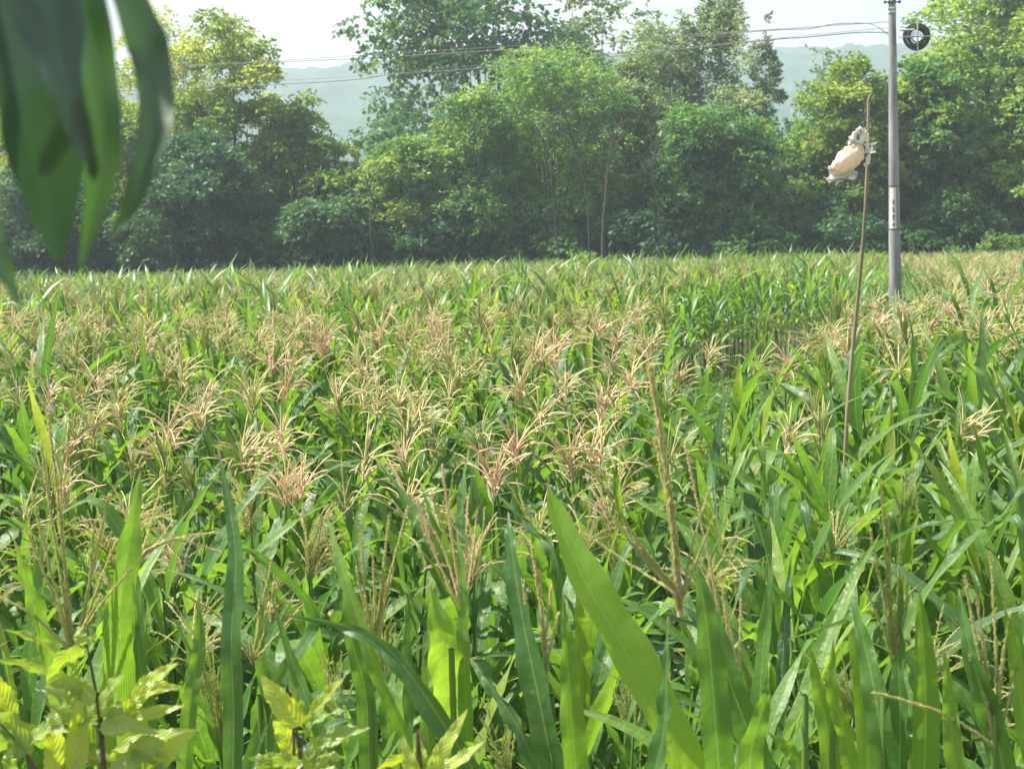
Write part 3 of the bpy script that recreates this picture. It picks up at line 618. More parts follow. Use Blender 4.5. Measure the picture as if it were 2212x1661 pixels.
# woodland mass behind
def wood():
    G = Geo(); r = np.random.RandomState(77)
    for i in range(40):
        x = -30 + 60 * (i + r.uniform(-.3, .3)) / 40; y = r.uniform(73, 80); px, _ = px_of((x, y, 0))
        top = np.interp(px, [0, 150, 260, 300, 390, 450, 760, 800, 1024], [8.0, 8.5, 6.0, 3.2, 3.2, 7, 7, 5, 7]) + 5 - 5.0
        cr, _t = tree_geo(500 + i % 6, top + 1.0 + r.uniform(0, 0.8), 1.9, 1.9, base=0.0, nclump=26, spr=40, leaf=0.2, tint=(0.3, 0.3))
        V, Q, A, M = cr.arr(); V = V + (x, y, float(gz(x, y)))
        G.V.append(V); G.Q.append(Q + G.n); G.A.append(A); G.M.append(M); G.n += len(V)
    o = obj('woodland', G, FOL['dark'], smooth=False); tag(o, 'dark woodland undergrowth filling in behind the tree line', 'woodland', kind='stuff')
wood()
def valley_trees():
    G = Geo(); r = np.random.RandomState(78)
    lib = [tree_geo(600 + k, 9, 3.5, 3.5, base=0.1, nclump=22, spr=26, leaf=0.45, per=4)[0].arr() for k in range(4)]
    for i in range(240):
        y = r.uniform(150, 560); x = r.uniform(-1, 1) * y * 0.42
        V, Q, A, M = lib[i % 4]; s = r.uniform(0.6, 1.5); z = max(float(gz(x, y)), float(hillz(np.array([x]), np.array([y]))[0]) if y > 425 else -99)
        G.V.append(V * s + (x, y, z)); G.Q.append(Q + G.n); G.A.append(A); G.M.append(M); G.n += len(V)
    o = obj('valley_woods', G, FOL['dark'], smooth=False); tag(o, 'hazy scattered woods down in the valley below the hills', 'woods', kind='stuff')
valley_trees()
terr('pale_field', -60, -28, 440, 470)

# ------------------------------------------------------------------ utility pole, wires, cable coil
M_conc = plain('weathered_concrete', (0.14, 0.145, 0.15), (0.33, 0.33, 0.33), scale=3.5, rough=0.85, bump=0.3, stretch=(2, 2, 0.35), detail=10)
M_steel = plain('galvanised_steel', (0.35, 0.37, 0.38), (0.5, 0.52, 0.53), scale=20, rough=0.45)
M_black = plain('black_rubber', (0.05, 0.065, 0.06), (0.09, 0.11, 0.10), scale=20, rough=0.6)
M_wire = plain('weathered_wire', (0.08, 0.08, 0.08), (0.16, 0.16, 0.16), scale=20, rough=0.5)
M_paint = plain('white_sign_paint', (0.55, 0.54, 0.52), (0.72, 0.7, 0.68), scale=12, rough=0.8)
M_ink = plain('faded_black_lettering', (0.03, 0.03, 0.035), (0.12, 0.12, 0.12), scale=30, rough=0.8)
DP = 30.0
pb_ = P(1934.5, 700, DP); pt_ = P(1927, 0, DP)
ax_p = nrm(pt_ - pb_)
def on_pole(y):                       # centre of pole at image row y (display px)
    return pb_ + ax_p * ((P(0, y, DP)[2] - pb_[2]) / ax_p[2])
foot = pb_ + ax_p * ((float(gz(pb_[0], DP)) - 0.3 - pb_[2]) / ax_p[2])
pole = empty('utility_pole', foot)
tag(pole, 'grey round concrete utility pole standing in the corn at right', 'utility pole')
def rad_at(p): return 0.146 - 0.0115 * (p[2] - foot[2]) * 0.9
def loc(g, name, mat, parent, origin, smooth=True):
    V, Q, A, M = g.arr(); return obj(name, mesh(name, V - origin, Q, A, M, [mat], smooth), mat, parent)
g = Geo(); ks = np.linspace(0, 11.5, 24); pp = foot + ax_p * ks[:, None]
tube(g, pp, [rad_at(p) for p in pp], 24); top = pp[-1]; tube(g, [top, top + (0, 0, 0.015)], [rad_at(top), 0.002], 24)
loc(g, 'shaft', M_conc, pole, foot)
for y in (45, 58, 72, 80):
    c = on_pole(y); r0 = rad_at(c) + 0.006; g = Geo()
    tube(g, [c - ax_p * 0.028, c - ax_p * 0.026, c + ax_p * 0.026, c + ax_p * 0.028], [r0 - 0.008, r0 + 0.002, r0 + 0.002, r0 - 0.008], 24)
    if y < 60:
        for s in (-1, 1): tube(g, [c + (s * r0, -0.02, 0), c + (s * (r0 + 0.07), -0.02, 0)], 0.014, 6)
        for s in (-1, 1): tube(g, [c + (s * (r0 + 0.05), -0.02, -0.0), c + (s * (r0 + 0.085), -0.02, 0)], 0.03, 8)
    loc(g, 'clamp', M_steel if y != 58 else M_black, pole, foot)
# straps that hold the sign
for y in (455, 548):
    c = on_pole(y); g = Geo(); tube(g, [c - ax_p * 0.012, c + ax_p * 0.012], rad_at(c) + 0.003, 24); loc(g, 'strap', M_black, pole, foot)
# curved white name plate with dark characters
g = Geo(); c0, c1 = on_pole(546), on_pole(458)
a0, a1 = -2.62, -1.52
aa = np.linspace(a0, a1, 9); zz = np.linspace(0, 1, 14)
def onsurf(u, a, lift): 
    c = c0 + (c1 - c0) * u; r_ = rad_at(c) + lift; return c + np.array((math.cos(a) * r_, math.sin(a) * r_, 0))
V = np.array([[onsurf(u, a, 0.008) for a in aa] for u in zz]).reshape(-1, 3); g.add(V, grid_q(14, 9))
plate = loc(g, 'name_plate', M_paint, pole, foot)
glyphs = [  # strokes (x0,y0,x1,y1) in a unit box, four vertical characters, worn
    [(.3, .9, .6, .8), (.2, .7, .8, .7), (.5, .7, .5, .3), (.5, .45, .8, .45), (.2, .25, .8, .25)],
    [(.2, .85, .7, .85), (.5, .95, .3, .55), (.2, .6, .8, .5), (.5, .6, .5, .1), (.25, .35, .45, .15), (.55, .3, .85, .1)],
    [(.3, .8, .7, .8), (.3, .5, .7, .5), (.3, .8, .3, .5), (.7, .8, .7, .5), (.5, .95, .5, .15), (.2, .15, .8, .15)],
    [(.5, .9, .2, .4), (.5, .9, .85, .4), (.35, .5, .65, .5), (.5, .5, .5, .15)]]
g = Geo()
for k, gl in enumerate(glyphs):
    u0 = 0.72 - 0.185 * k; du = 0.15
    for (x0, y0, x1, y1) in gl:
        A0 = a0 + 0.3 + x0 * (a1 - a0 - 0.35); A1 = a0 + 0.3 + x1 * (a1 - a0 - 0.35)
        q = np.array([onsurf(u0 - du * (1 - y0) + (y1 - y0) * du * s, A0 + (A1 - A0) * s, 0.010) for s in (0, .5, 1)])
        tube(g, q, 0.006, 4)
loc(g, 'lettering', M_ink, plate, np.zeros(3)).location = (0, 0, 0)
bpy.data.objects[plate.name].children[0].location = -Vector(foot)

def wire(label, pts_, r0, mat=M_wire, n=60):
    g = Geo(); tube(g, smoothpath(pts_, n), r0, 5); o = obj('overhead_wire', g, mat); tag(o, label, 'overhead wire', 'overhead wires tied to the concrete pole'); return o
pw = lambda *a: [P(x, y, d) for x, y, d in a]
wire('topmost thin wire from the upper clamp towards the left', pw((1920, 47, 30), (1720, 60, 32.5), (1300, 87, 37), (850, 115, 42), (420, 140, 47), (-100, 160, 53)), 0.007)
wire('thicker looping cable below the topmost wire', pw((1918, 74, 30), (1895, 58, 30.2), (1870, 50, 30.5), (1800, 52, 31.5), (1745, 62, 32), (1640, 67, 33.5), (1300, 94, 37), (850, 122, 42), (640, 132, 45), (400, 142, 47), (-100, 165, 53)), 0.010)
wire('thin wire of the lower pair running left', pw((1918, 60, 30), (1740, 76, 32.5), (1300, 118, 37), (850, 156, 42), (640, 172, 44.5), (-100, 205, 53)), 0.005)
wire('dark thick cable of the lower pair running left', pw((1918, 70, 30), (1850, 70, 31), (1740, 80, 32.5), (1640, 88, 33.5), (1300, 124, 37), (1000, 150, 40), (850, 160, 42), (640, 180, 44.5), (-100, 210, 53)), 0.012)
wire('upper wire running from the pole to the right edge', pw((1945, 46, 30), (2080, 44, 32), (2400, 38, 36)), 0.008)
wire('lower wire running from the pole to the right edge', pw((1945, 58, 30), (2080, 66, 32), (2400, 64, 36)), 0.008)
# coil of black cable on a cross bracket
cc = P(1980, 79, 29.85)
coil = empty('cable_coil', cc); tag(coil, 'coil of black cable on a steel cross bracket beside the pole', 'cable coil')
for k in range(9):
    g = Geo(); a = np.linspace(0, 2 * math.pi, 41); rr = 0.262 - 0.015 * k + 0.006 * np.sin(a * 3 + k)
    tube(g, np.stack([np.cos(a) * rr, np.sin(a * 1) * 0 + rng.uniform(-.03, .03) + 0.01 * np.sin(a + k), np.sin(a) * rr * 0.96], -1), 0.013, 6)
    obj('cable_loop', g, M_black, coil)
for k in range(3):
    g = Geo(); a = np.linspace(0, 2 * math.pi, 33); rr = 0.125 - 0.02 * k
    tube(g, np.stack([np.cos(a) * rr + 0.02, 0.02 + 0 * a, np.sin(a) * rr * 0.9 - 0.01 * k], -1), 0.006, 5); obj('cable_loop', g, M_wire, coil)
g = Geo(); tube(g, [(-0.36, -0.05, 0), (0.3, -0.05, 0)], 0.014, 4); obj('bracket_arm', g, M_steel, coil)
g = Geo(); tube(g, [(0.01, -0.06, -0.32), (0.0, -0.06, 0.3)], 0.014, 4); obj('bracket_arm', g, M_steel, coil)
g = Geo(); tube(g, [(-0.34, -0.05, 0.13), (-0.06, -0.05, 0.13)], 0.022, 6); obj('cable_joint', g, M_steel, coil)

# ------------------------------------------------------------------ bamboo pole and bag
M_bam = plain('dry_bamboo', (0.17, 0.14, 0.09), (0.34, 0.28, 0.18), scale=6, rough=0.6, stretch=(1, 1, 0.25))
b0 = P(1832, 1010, 8.0); b1 = P(1873, 222, 8.0)
axb = nrm(b1 - b0); bf = b0 + axb * ((float(gz(b0[0], 8.0)) - 0.1 - b0[2]) / axb[2])
g = Geo(); Lb = np.linalg.norm(b1 - bf); nn_ = 46; s_ = np.linspace(0, Lb, nn_)
bow = 0.02 * np.sin(s_ / Lb * 9)
q = bf + axb * s_[:, None] + np.stack([bow, 0 * bow, 0 * bow], -1)
rad = np.linspace(0.0150, 0.008, nn_) * (1 + 0.16 * (np.arange(nn_) % 5 == 0))
tube(g, q - bf, rad, 8); tube(g, [q[-1] - bf, q[-1] - bf + (0.0, 0, 0.002)], [rad[-1], 0.001], 8)
bp_ = empty('bamboo_pole', bf); tag(bp_, 'long thin weathered bamboo pole standing upright in the corn', 'bamboo pole')
obj('culm', g, M_bam, bp_)
g = Geo(); k = 6.0
for s in (0.6, 0.93): tube(g, smoothpath([axb * Lb * s, axb * Lb * s + (0.012, -0.01, 0.03), axb * Lb * s + (0.018, -0.01, 0.07)], 4), 0.003, 4)
tube(g, smoothpath([axb * Lb, axb * Lb + (0.012, 0, 0.03), axb * Lb + (0.02, 0, 0.05)], 4), 0.004, 4)
obj('twig_stub', g, M_bam, bp_)
M_bag = plain('peach_plastic_film', (0.85, 0.60, 0.42), (0.92, 0.80, 0.66), scale=6, rough=0.4, bump=0.6, trans=0.4)
M_bagw = plain('white_plastic_film', (0.75, 0.74, 0.70), (0.85, 0.84, 0.82), scale=14, rough=0.35, bump=0.6, trans=0.35)
DB = 7.95
bo = P(1850, 330, DB)
bag = empty('plastic_bag', bo); tag(bag, 'peach and white plastic bag tied high on the bamboo pole', 'plastic bag')
def bagpt(zx, zy, d):      # coordinates of the enlarged crop: 1384 px = 150 source px from (1850,260)
    x = (1850 + zx * 150 / 1384) * 1024 / 2312; y = (260 + zy * 180 / 1661) * 1024 / 2312
    return at(x, y, d)
def lump(name, spine, mat, seed, thick=0.5, n=34, k=28, crumple=0.012, close=True):
    """spine rows: (zx, zy, half width in crop px, direction angle of width)"""
    r = np.random.RandomState(seed); sp = smoothpath(spine, n); V = []
    ss = DB / F * 150 / 1384 * 1024 / 2312
    for i in range(n):
        zx, zy, hw, an = sp[i]; c = bagpt(zx, zy, DB) - bo
        for j in range(k):
            a = 2 * math.pi * j / k
            pl = 1 + 0.10 * math.sin(5 * a + i * 0.25 + seed) + 0.09 * math.sin(9 * a - i * 0.35) + 0.05 * math.sin(17 * a + i * .5) + 0.015 * r.normal()
            wx = math.cos(a) * hw * ss * pl; wy = math.sin(a) * hw * ss * thick * pl
            V.append(c + np.array((math.cos(an) * wx, wy, math.sin(an) * wx)) + r.normal(0, crumple * 0.12, 3))
    g = Geo(); g.add(np.array(V), grid_q(n, k, True)); return obj(name, g, mat, bag)
lump('bag_body', [(810, 590, 70, -0.2), (790, 680, 140, -0.4), (720, 800, 205, -0.7), (600, 940, 215, -0.8), (470, 1060, 195, -0.85), (350, 1170, 150, -0.9), (280, 1240, 70, -0.9)], M_bag, 1)
lump('bag_bottom', [(690, 1100, 90, -1.2), (560, 1200, 85, -1.35), (420, 1260, 80, -1.5), (290, 1310, 65, -1.6), (190, 1345, 42, -1.7)], M_bagw, 2, thick=0.7)
lump('bag_corner', [(330, 1150, 70, -1.2), (260, 1120, 50, -1.4), (190, 1100, 26, -1.6)], M_bagw, 5, thick=0.7, n=10)
lump('bag_corner', [(720, 1150, 70, -.2), (760, 1220, 40, -.2), (775, 1265, 12, -.2)], M_bagw, 6, thick=0.7, n=10)
lump('bag_handle', [(850, 590, 60, 0.1), (720, 520, 62, 0.0), (725, 420, 50, 0), (760, 340, 55, 0.3), (810, 285, 45, 1.2), (880, 290, 45, 1.6), (905, 400, 42, 0), (890, 520, 60, 0), (850, 600, 60, 0)], M_bagw, 3, thick=1.0, n=40, k=14)
lump('bag_handle', [(960, 760, 30, 0.8), (1030, 780, 30, 0.6), (1040, 880, 28, 0), (1010, 990, 36, -0.4), (930, 1040, 40, -1)], M_bagw, 4, thick=0.8, n=20, k=12)
lump('bag_handle', [(1010, 370, 18, 0), (1020, 520, 22, 0), (1000, 700, 36, 0)], M_bagw, 7, thick=0.8, n=12, k=10)
lump('bag_tail', [(640, 450, 14, 0), (655, 540, 30, 0), (640, 620, 40, 0.2), (720, 640, 40, 0.6)], M_bagw, 8, thick=0.6, n=14, k=10)

for k, (zx, zy, ex, ey) in enumerate([(600, 450, 660, 560), (590, 560, 680, 640), (700, 1130, 780, 1270), (560, 1220, 640, 1330), (400, 1290, 420, 1390), (180, 1100, 300, 1180), (160, 1350, 280, 1290), (1040, 600, 1150, 620), (1020, 690, 1140, 720), (760, 270, 860, 330), (940, 250, 900, 380), (300, 1010, 380, 1100)]):
    A_, B_ = bagpt(zx, zy, DB) - bo, bagpt(ex, ey, DB) - bo; r = np.random.RandomState(k)
    Pt = smoothpath([B_, (A_ + B_) / 2 + r.normal(0, .006, 3), A_], 8); Tn = tangents(Pt); S = nrm(np.cross(Tn, (0, 1.0, 0.2))); Nn = nrm(np.cross(S, Tn))
    g = Geo(); ribbon(g, Pt, np.linspace(0.022, 0.003, 8) * r.uniform(.7, 1.2), S, Nn, 0.5, 5, 0.012, 2.0, k); obj('torn_flap', g, M_bagw if k % 3 else M_bag, bag)
# ------------------------------------------------------------------ foreground corn drawn leaf by leaf
VIEW = lambda p: nrm(np.array((0, 0, CZ)) - p)
def hleaf(parent, pts_, wpx, face=0.0, tint=0.5, fold=0.25, n=34, wave=0.006, name='leaf', mat=None, wl=3.0, cross=7, label=None, origin=None):
    """pts_ base -> tip in photo px with distance; wpx full width at each point; face turns the blade about its axis (degrees)"""
    p = np.array([P(x, y, d) for x, y, d in pts_]); wd = np.array([w_ * pts_[i][2] / (F / K) / 2 for i, w_ in enumerate(wpx)])
    row = smoothpath(np.column_stack([p, wd, np.broadcast_to(np.asarray(face, float), (len(p),))]), n)
    Pt, W, fa = row[:, :3], np.clip(row[:, 3], 0.0006, None), np.radians(row[:, 4])
    Tn = tangents(Pt); vd = VIEW(Pt); S0 = nrm(np.cross(Tn, vd)); N0 = nrm(np.cross(S0, Tn))
    N0 = np.where((N0 * vd).sum(1, keepdims=True) < 0, -N0, N0)
    S = np.cos(fa)[:, None] * S0 + np.sin(fa)[:, None] * N0; Nn = nrm(np.cos(fa)[:, None] * N0 - np.sin(fa)[:, None] * S0)
    W = (0.88 if mat is not None else 0.74) * W / np.clip(np.abs(np.cos(fa)), 0.35, 1)
    tint = min(0.76, tint + 0.12) if mat is None else tint; g = Geo(); ribbon(g, Pt - origin, W, S, Nn, fold, cross, wave, wl + 1.5, len(pts_) * 1.3 + face if np.isscalar(face) else 1.0, tint)
    o = obj(name, g, mat or M_corn, parent)
    if label: o['label'] = label
    return o
def htassel(parent, origin, base, tips, seed, tint=0.1, thick=1.0, spikes=2):
    """branches with spikelets from base point to listed tips (photo px, distance)"""
    r = np.random.RandomState(seed); g = Geo(); b = P(*base)
    for ti, tp in enumerate(tips):
        mid = tp[3] if len(tp) > 3 else 0.0
        e = P(*tp[:3]); mm_ = (b + e) / 2 + np.array((0, 0, mid)) + r.normal(0, 0.004, 3)
        Pt = smoothpath([b, b * 0.75 + mm_ * 0.25 + (0, 0, mid * .4), mm_, e], 16); d = tangents(Pt); t = np.linspace(0, 1, 16)
        L_ = np.linalg.norm(np.diff(Pt, axis=0), axis=1).sum()
        tube(g, Pt - origin, np.linspace(0.0022, 0.001, 16) * thick, 5, tint, 0)
        nspk = int(L_ / 0.0055); u = np.linspace(0.08, 1, nspk)
        for q_ in range(spikes + (2 if ti == 0 else 0)):
            c = np.stack([np.interp(u, t, Pt[:, k]) for k in range(3)], -1) - origin; Tt = nrm(np.stack([np.interp(u, t, d[:, k]) for k in range(3)], -1))
            O = nrm(np.cross(Tt, r.normal(size=(nspk, 3)))); ax = nrm(Tt + O * r.uniform(0.15, 0.5, (nspk, 1))); s0 = nrm(np.cross(ax, O)); ln = r.uniform(0.008, 0.011, (nspk, 1)) * thick ** .5; wd = 0.0019 * thick
            for s1 in (s0, nrm(np.cross(ax, s0))):
                V = np.stack([c, c + ax * ln * .45 + s1 * wd, c + ax * ln, c + ax * ln * .45 - s1 * wd], 1).reshape(-1, 3)
                A = np.tile((.5, .5, 0.), (len(V), 1)); A[:, 2] = np.clip(tint + np.repeat(r.normal(0, .12, nspk), 4), 0, 1); g.add(V, np.arange(nspk * 4).reshape(-1, 4), A)
    return obj('tassel', g, M_tassel, parent)
def hplant(label, x, y, d, top=None):
    """foreground plant: the stalk passes through photo point (x, y) at distance d"""
    p = P(x, y, d); z0 = float(gz(p[0], d)); o = np.array((p[0], d, z0 - 0.02))
    e = empty('corn_plant', o); tag(e, label, 'corn plant', 'corn plants nearest the camera')
    tz = P(x, top[1], d) if top is not None else p
    tx = P(top[0], top[1], d) if top is not None else p
    g = Geo(); q = smoothpath([o, (o * 0.5 + tx * 0.5) + (0, 0, 0), tx], 12); tube(g, q - o, np.linspace(0.014, 0.006, 12), 8)
    obj('stalk', g, M_stalk, e)
    return e, o
# A: plant of the big bright leaf
e, o = hplant('nearest corn plant with one huge bright slanting leaf', 1560, 1750, 2.35, (1545, 1600))
hleaf(e, [(1515, 1740, 2.35), (1452, 1600, 2.35), (1358, 1420, 2.38), (1266, 1260, 2.42), (1205, 1120, 2.5), (1180, 1040, 2.55)], (90, 98, 104, 88, 48, 3), -44, 0.62, 0.3, wave=0.004, mat=M_lit, origin=o)
hleaf(e, [(1560, 1740, 2.35), (1548, 1600, 2.3), (1535, 1430, 2.3), (1520, 1300, 2.3), (1505, 1220, 2.3)], (90, 95, 85, 50, 4), -15, 0.3, 0.3, origin=o)
hleaf(e, [(1380, 1780, 2.2), (1430, 1600, 2.2), (1440, 1450, 2.22), (1443, 1330, 2.25)], (50, 44, 24, 3), 40, 0.2, 0.4, origin=o)
hleaf(e, [(1640, 1780, 2.3), (1620, 1640, 2.25), (1650, 1520, 2.2), (1656, 1450, 2.2)], (110, 80, 40, 3), -10, 0.5, 0.2, origin=o)
htassel(e, o, (1470, 1330, 2.5), [(1405, 800, 2.5), (1420, 960, 2.52), (1452, 1100, 2.5)], 1, 0.35, 2.6, 4)
htassel(e, o, (1475, 1290, 2.5), [(1290, 1030, 2.5), (1300, 1090, 2.52), (1330, 1130, 2.5), (1360, 1170, 2.5), (1540, 1120, 2.45), (1530, 1060, 2.5), (1380, 1200, 2.5), (1260, 1150, 2.6)], 2, 0.25, 1.1, 3)
# B: dark upright leaf plant
e, o = hplant('near corn plant with a dark upright spear leaf', 1215, 1760, 2.45, (1190, 1500))
hleaf(e, [(1215, 1760, 2.45), (1175, 1560, 2.45), (1130, 1340, 2.5), (1105, 1180, 2.55), (1098, 1105, 2.6)], (95, 85, 62, 34, 3), 30, 0.08, 0.3, origin=o)
hleaf(e, [(1255, 1780, 2.4), (1235, 1560, 2.4), (1225, 1400, 2.42), (1215, 1280, 2.45)], (80, 75, 40, 3), -15, 0.62, 0.3, origin=o)
hleaf(e, [(1215, 1400, 2.55), (1200, 1210, 2.55), (1150, 1140, 2.6), (1085, 1075, 2.65)], (16, 28, 22, 3), 35, 0.05, 0.4, origin=o)
htassel(e, o, (1180, 1520, 2.5), [(1150, 1190, 2.5), (1165, 1240, 2.5), (1190, 1270, 2.52), (1130, 1260, 2.5), (1205, 1330, 2.5)], 3, 0.5, 1.3, 3)
# C: blue-green arching leaf
e, o = hplant('near corn plant with long grey-green leaf arching left', 1130, 1790, 2.3, (1090, 1700))
hleaf(e, [(1075, 1740, 2.3), (970, 1580, 2.3), (890, 1460, 2.32), (820, 1385, 2.35), (720, 1345, 2.4), (600, 1325, 2.45)], (60, 66, 58, 42, 22, 3), 38, 0.12, 0.4, wave=0.004, origin=o)
hleaf(e, [(1180, 1740, 2.4), (1130, 1590, 2.4), (1060, 1480, 2.45), (1015, 1420, 2.5)], (42, 40, 26, 3), 35, 0.05, 0.4, origin=o)
# D: yellow lit plant
e, o = hplant('near corn plant with yellow backlit blade in the middle', 980, 1760, 2.8, (975, 1400))
hleaf(e, [(990, 1700, 2.8), (965, 1520, 2.8), (950, 1380, 2.8), (930, 1265, 2.85)], (90, 88, 74, 3), -40, 0.62, 0.25, mat=M_lit, origin=o)
hleaf(e, [(1010, 1600, 2.8), (1002, 1400, 2.82), (1000, 1250, 2.85), (985, 1130, 2.9)], (44, 40, 26, 3), 20, 0.55, 0.3, origin=o)
hleaf(e, [(880, 1600, 2.8), (810, 1440, 2.8), (750, 1260, 2.85), (705, 1110, 2.95)], (30, 40, 38, 3), 20, 0.8, 0.4, origin=o)
htassel(e, o, (1000, 1330, 2.9), [(955, 1010, 2.9), (900, 1080, 2.9), (1010, 1080, 2.9), (905, 1120, 2.85), (1030, 1110, 2.9), (890, 1070, 2.95, 0.02)], 4, 0.8, 1.1, 3)
# E: left big leaf
e, o = hplant('near corn plant at left with broad bright upright blade', 215, 1760, 2.6, (205, 1500))
hleaf(e, [(262, 1740, 2.6), (250, 1500, 2.6), (258, 1300, 2.6), (285, 1130, 2.65), (303, 1015, 2.7)], (90, 110, 90, 48, 3), -38, 0.6, 0.25, origin=o)
hleaf(e, [(130, 1560, 2.6), (100, 1400, 2.6), (60, 1270, 2.6), (30, 1165, 2.6)], (50, 54, 40, 3), -40, 0.78, 0.3, origin=o)
hleaf(e, [(310, 1760, 2.6), (320, 1560, 2.6), (300, 1420, 2.6), (295, 1330, 2.62)], (56, 52, 34, 3), -20, 0.35, 0.3, origin=o)
htassel(e, o, (160, 1420, 2.6), [(105, 900, 2.62), (88, 960, 2.6), (70, 1070, 2.6), (130, 1040, 2.65), (235, 1075, 2.6), (250, 1170, 2.55), (205, 1130, 2.6), (60, 1150, 2.6), (215, 1290, 2.5), (280, 1230, 2.55), (0, 1290, 2.6, .02)], 5, 0.28, 1.3, 3)
e, o = hplant('near corn plant at left whose tassel arches to the right', 300, 1770, 2.9, (300, 1500))
htassel(e, o, (300, 1210, 2.9), [(455, 1150, 2.9, 0.015), (470, 1190, 2.9, 0.03), (370, 1130, 2.9), (345, 1060, 2.95)], 6, 0.42, 1.1, 3)
hleaf(e, [(300, 1500, 2.9), (305, 1350, 2.9), (290, 1200, 2.95)], (40, 36, 3), 20, 0.4, 0.3, origin=o)
hleaf(e, [(500, 1760, 2.7), (505, 1560, 2.7), (500, 1380, 2.72), (508, 1180, 2.8), (470, 960, 2.9)], (52, 62, 62, 44, 3), 10, 0.15, 0.3, origin=o)
hleaf(e, [(395, 1700, 2.75), (410, 1520, 2.75), (430, 1400, 2.78), (430, 1300, 2.8)], (50, 48, 40, 8), 0, 0.5, 0.3, origin=o)
# F: right group
for (lab, x, d, lv, ts) in [
    ('near corn plant with dark broad blades right of the huge leaf', 1740, 2.7,
     [([(1690, 1780, 2.7), (1640, 1640, 2.7), (1580, 1480, 2.7), (1545, 1350, 2.72), (1500, 1200, 2.75)], (70, 84, 80, 56, 3), 10, 0.25), ([(1760, 1760, 2.8), (1720, 1640, 2.8), (1660, 1580, 2.8)], (60, 55, 3), 0, 0.75)],
     ((1590, 1520, 2.8), [(1530, 1250, 2.8), (1545, 1300, 2.8), (1570, 1320, 2.8), (1600, 1300, 2.8), (1560, 1270, 2.8), (1480, 960, 2.75)], 0.55)),
    ('near corn plant with upright yellow-green tassel cluster at right', 1910, 2.5,
     [([(1920, 1770, 2.5), (1900, 1560, 2.5), (1870, 1400, 2.55), (1840, 1290, 2.6)], (70, 78, 52, 3), 10, 0.35), ([(1990, 1770, 2.5), (2000, 1560, 2.5), (1995, 1400, 2.5), (1985, 1270, 2.5)], (80, 84, 60, 3), -10, 0.5),
      ([(1850, 1760, 2.6), (1830, 1600, 2.6), (1800, 1500, 2.6), (1800, 1380, 2.6)], (50, 50, 40, 3), 10, 0.8), ([(1940, 1770, 2.5), (1945, 1560, 2.5), (1940, 1380, 2.5), (1950, 1240, 2.5)], (50, 50, 40, 3), 30, 0.15)],
     ((1930, 1420, 2.5), [(1905, 1050, 2.5), (1880, 1150, 2.5), (1920, 1120, 2.5), (1960, 1230, 2.5), (1890, 1220, 2.5), (1945, 1170, 2.5), (1870, 1270, 2.5)], 0.12)),
    ('near corn plant with golden tassel cluster at lower right', 2150, 2.4,
     [([(2190, 1770, 2.4), (2150, 1580, 2.4), (2100, 1420, 2.4), (2070, 1270, 2.45)], (76, 80, 52, 3), 10, 0.3), ([(2090, 1780, 2.4), (2060, 1620, 2.4), (2050, 1500, 2.4), (2040, 1400, 2.4)], (60, 60, 40, 3), 0, 0.85),
      ([(2260, 1770, 2.4), (2215, 1560, 2.4), (2190, 1400, 2.4), (2170, 1310, 2.4)], (60, 60, 40, 3), 0, 0.7)],
     ((2150, 1620, 2.4), [(2085, 1250, 2.4), (2110, 1290, 2.4), (2140, 1200, 2.42), (2120, 1370, 2.4), (2170, 1390, 2.4), (2195, 1450, 2.4), (2095, 1420, 2.4), (1895, 1495, 2.4, 0.02), (2180, 1330, 2.4)], 0.3)),
    ('near corn plant with bent over yellow blade tip right of centre', 1800, 3.0,
     [([(1870, 1700, 3.0), (1860, 1480, 3.0), (1850, 1370, 3.0), (1885, 1315, 3.0), (1810, 1345, 2.9), (1700, 1380, 2.85)], (40, 46, 40, 16, 12, 3), 10, 0.85), ([(1800, 1760, 3), (1790, 1600, 3), (1760, 1450, 3), (1752, 1400, 3)], (60, 60, 30, 3), 0, 0.8)], None),
    ('near corn plant with upright leaf left of the middle', 560, 3.1,
     [([(520, 1700, 3.1), (600, 1480, 3.1), (680, 1330, 3.15), (560, 1200, 3.1), (500, 1185, 3.1)], (36, 44, 34, 22, 3), 20, 0.3), ([(600, 1740, 3.1), (590, 1560, 3.1), (560, 1400, 3.1), (570, 1280, 3.1)], (50, 46, 36, 3), 0, 0.35),
      ([(760, 1740, 2.9), (700, 1600, 2.9), (640, 1450, 2.95), (590, 1300, 3.0)], (40, 44, 34, 3), 10, 0.45)],
     ((545, 1430, 3.0), [(585, 1220, 3), (560, 1300, 3), (575, 1345, 3), (540, 1380, 2.9), (650, 1310, 3.05), (395, 1280, 2.9, .02)], 0.25)),
    ('near corn plant with fresh green tassel left of the huge leaf', 800, 3.0,
     [([(800, 1700, 3.0), (790, 1500, 3.0), (760, 1380, 3.0), (740, 1250, 3.0)], (60, 60, 40, 3), 10, 0.4), ([(870, 1750, 3.0), (885, 1560, 3.0), (880, 1400, 3.0), (885, 1260, 3.0)], (36, 34, 26, 3), 30, 0.2)],
     ((810, 1400, 3.0), [(840, 1120, 3), (780, 1160, 3), (805, 1200, 3), (850, 1230, 3), (770, 1230, 3), (880, 1100, 3), (700, 1150, 3), (830, 1260, 3)], 0.3)),
]:
    e, o = hplant(lab, x, 1760, d, (x, 1500))
    for (a_, w_, f_, t_) in lv: hleaf(e, a_, w_, f_, t_, 0.3, origin=o)
    if ts: htassel(e, o, ts[0], ts[1], int(x), ts[2], 1.2, 3)

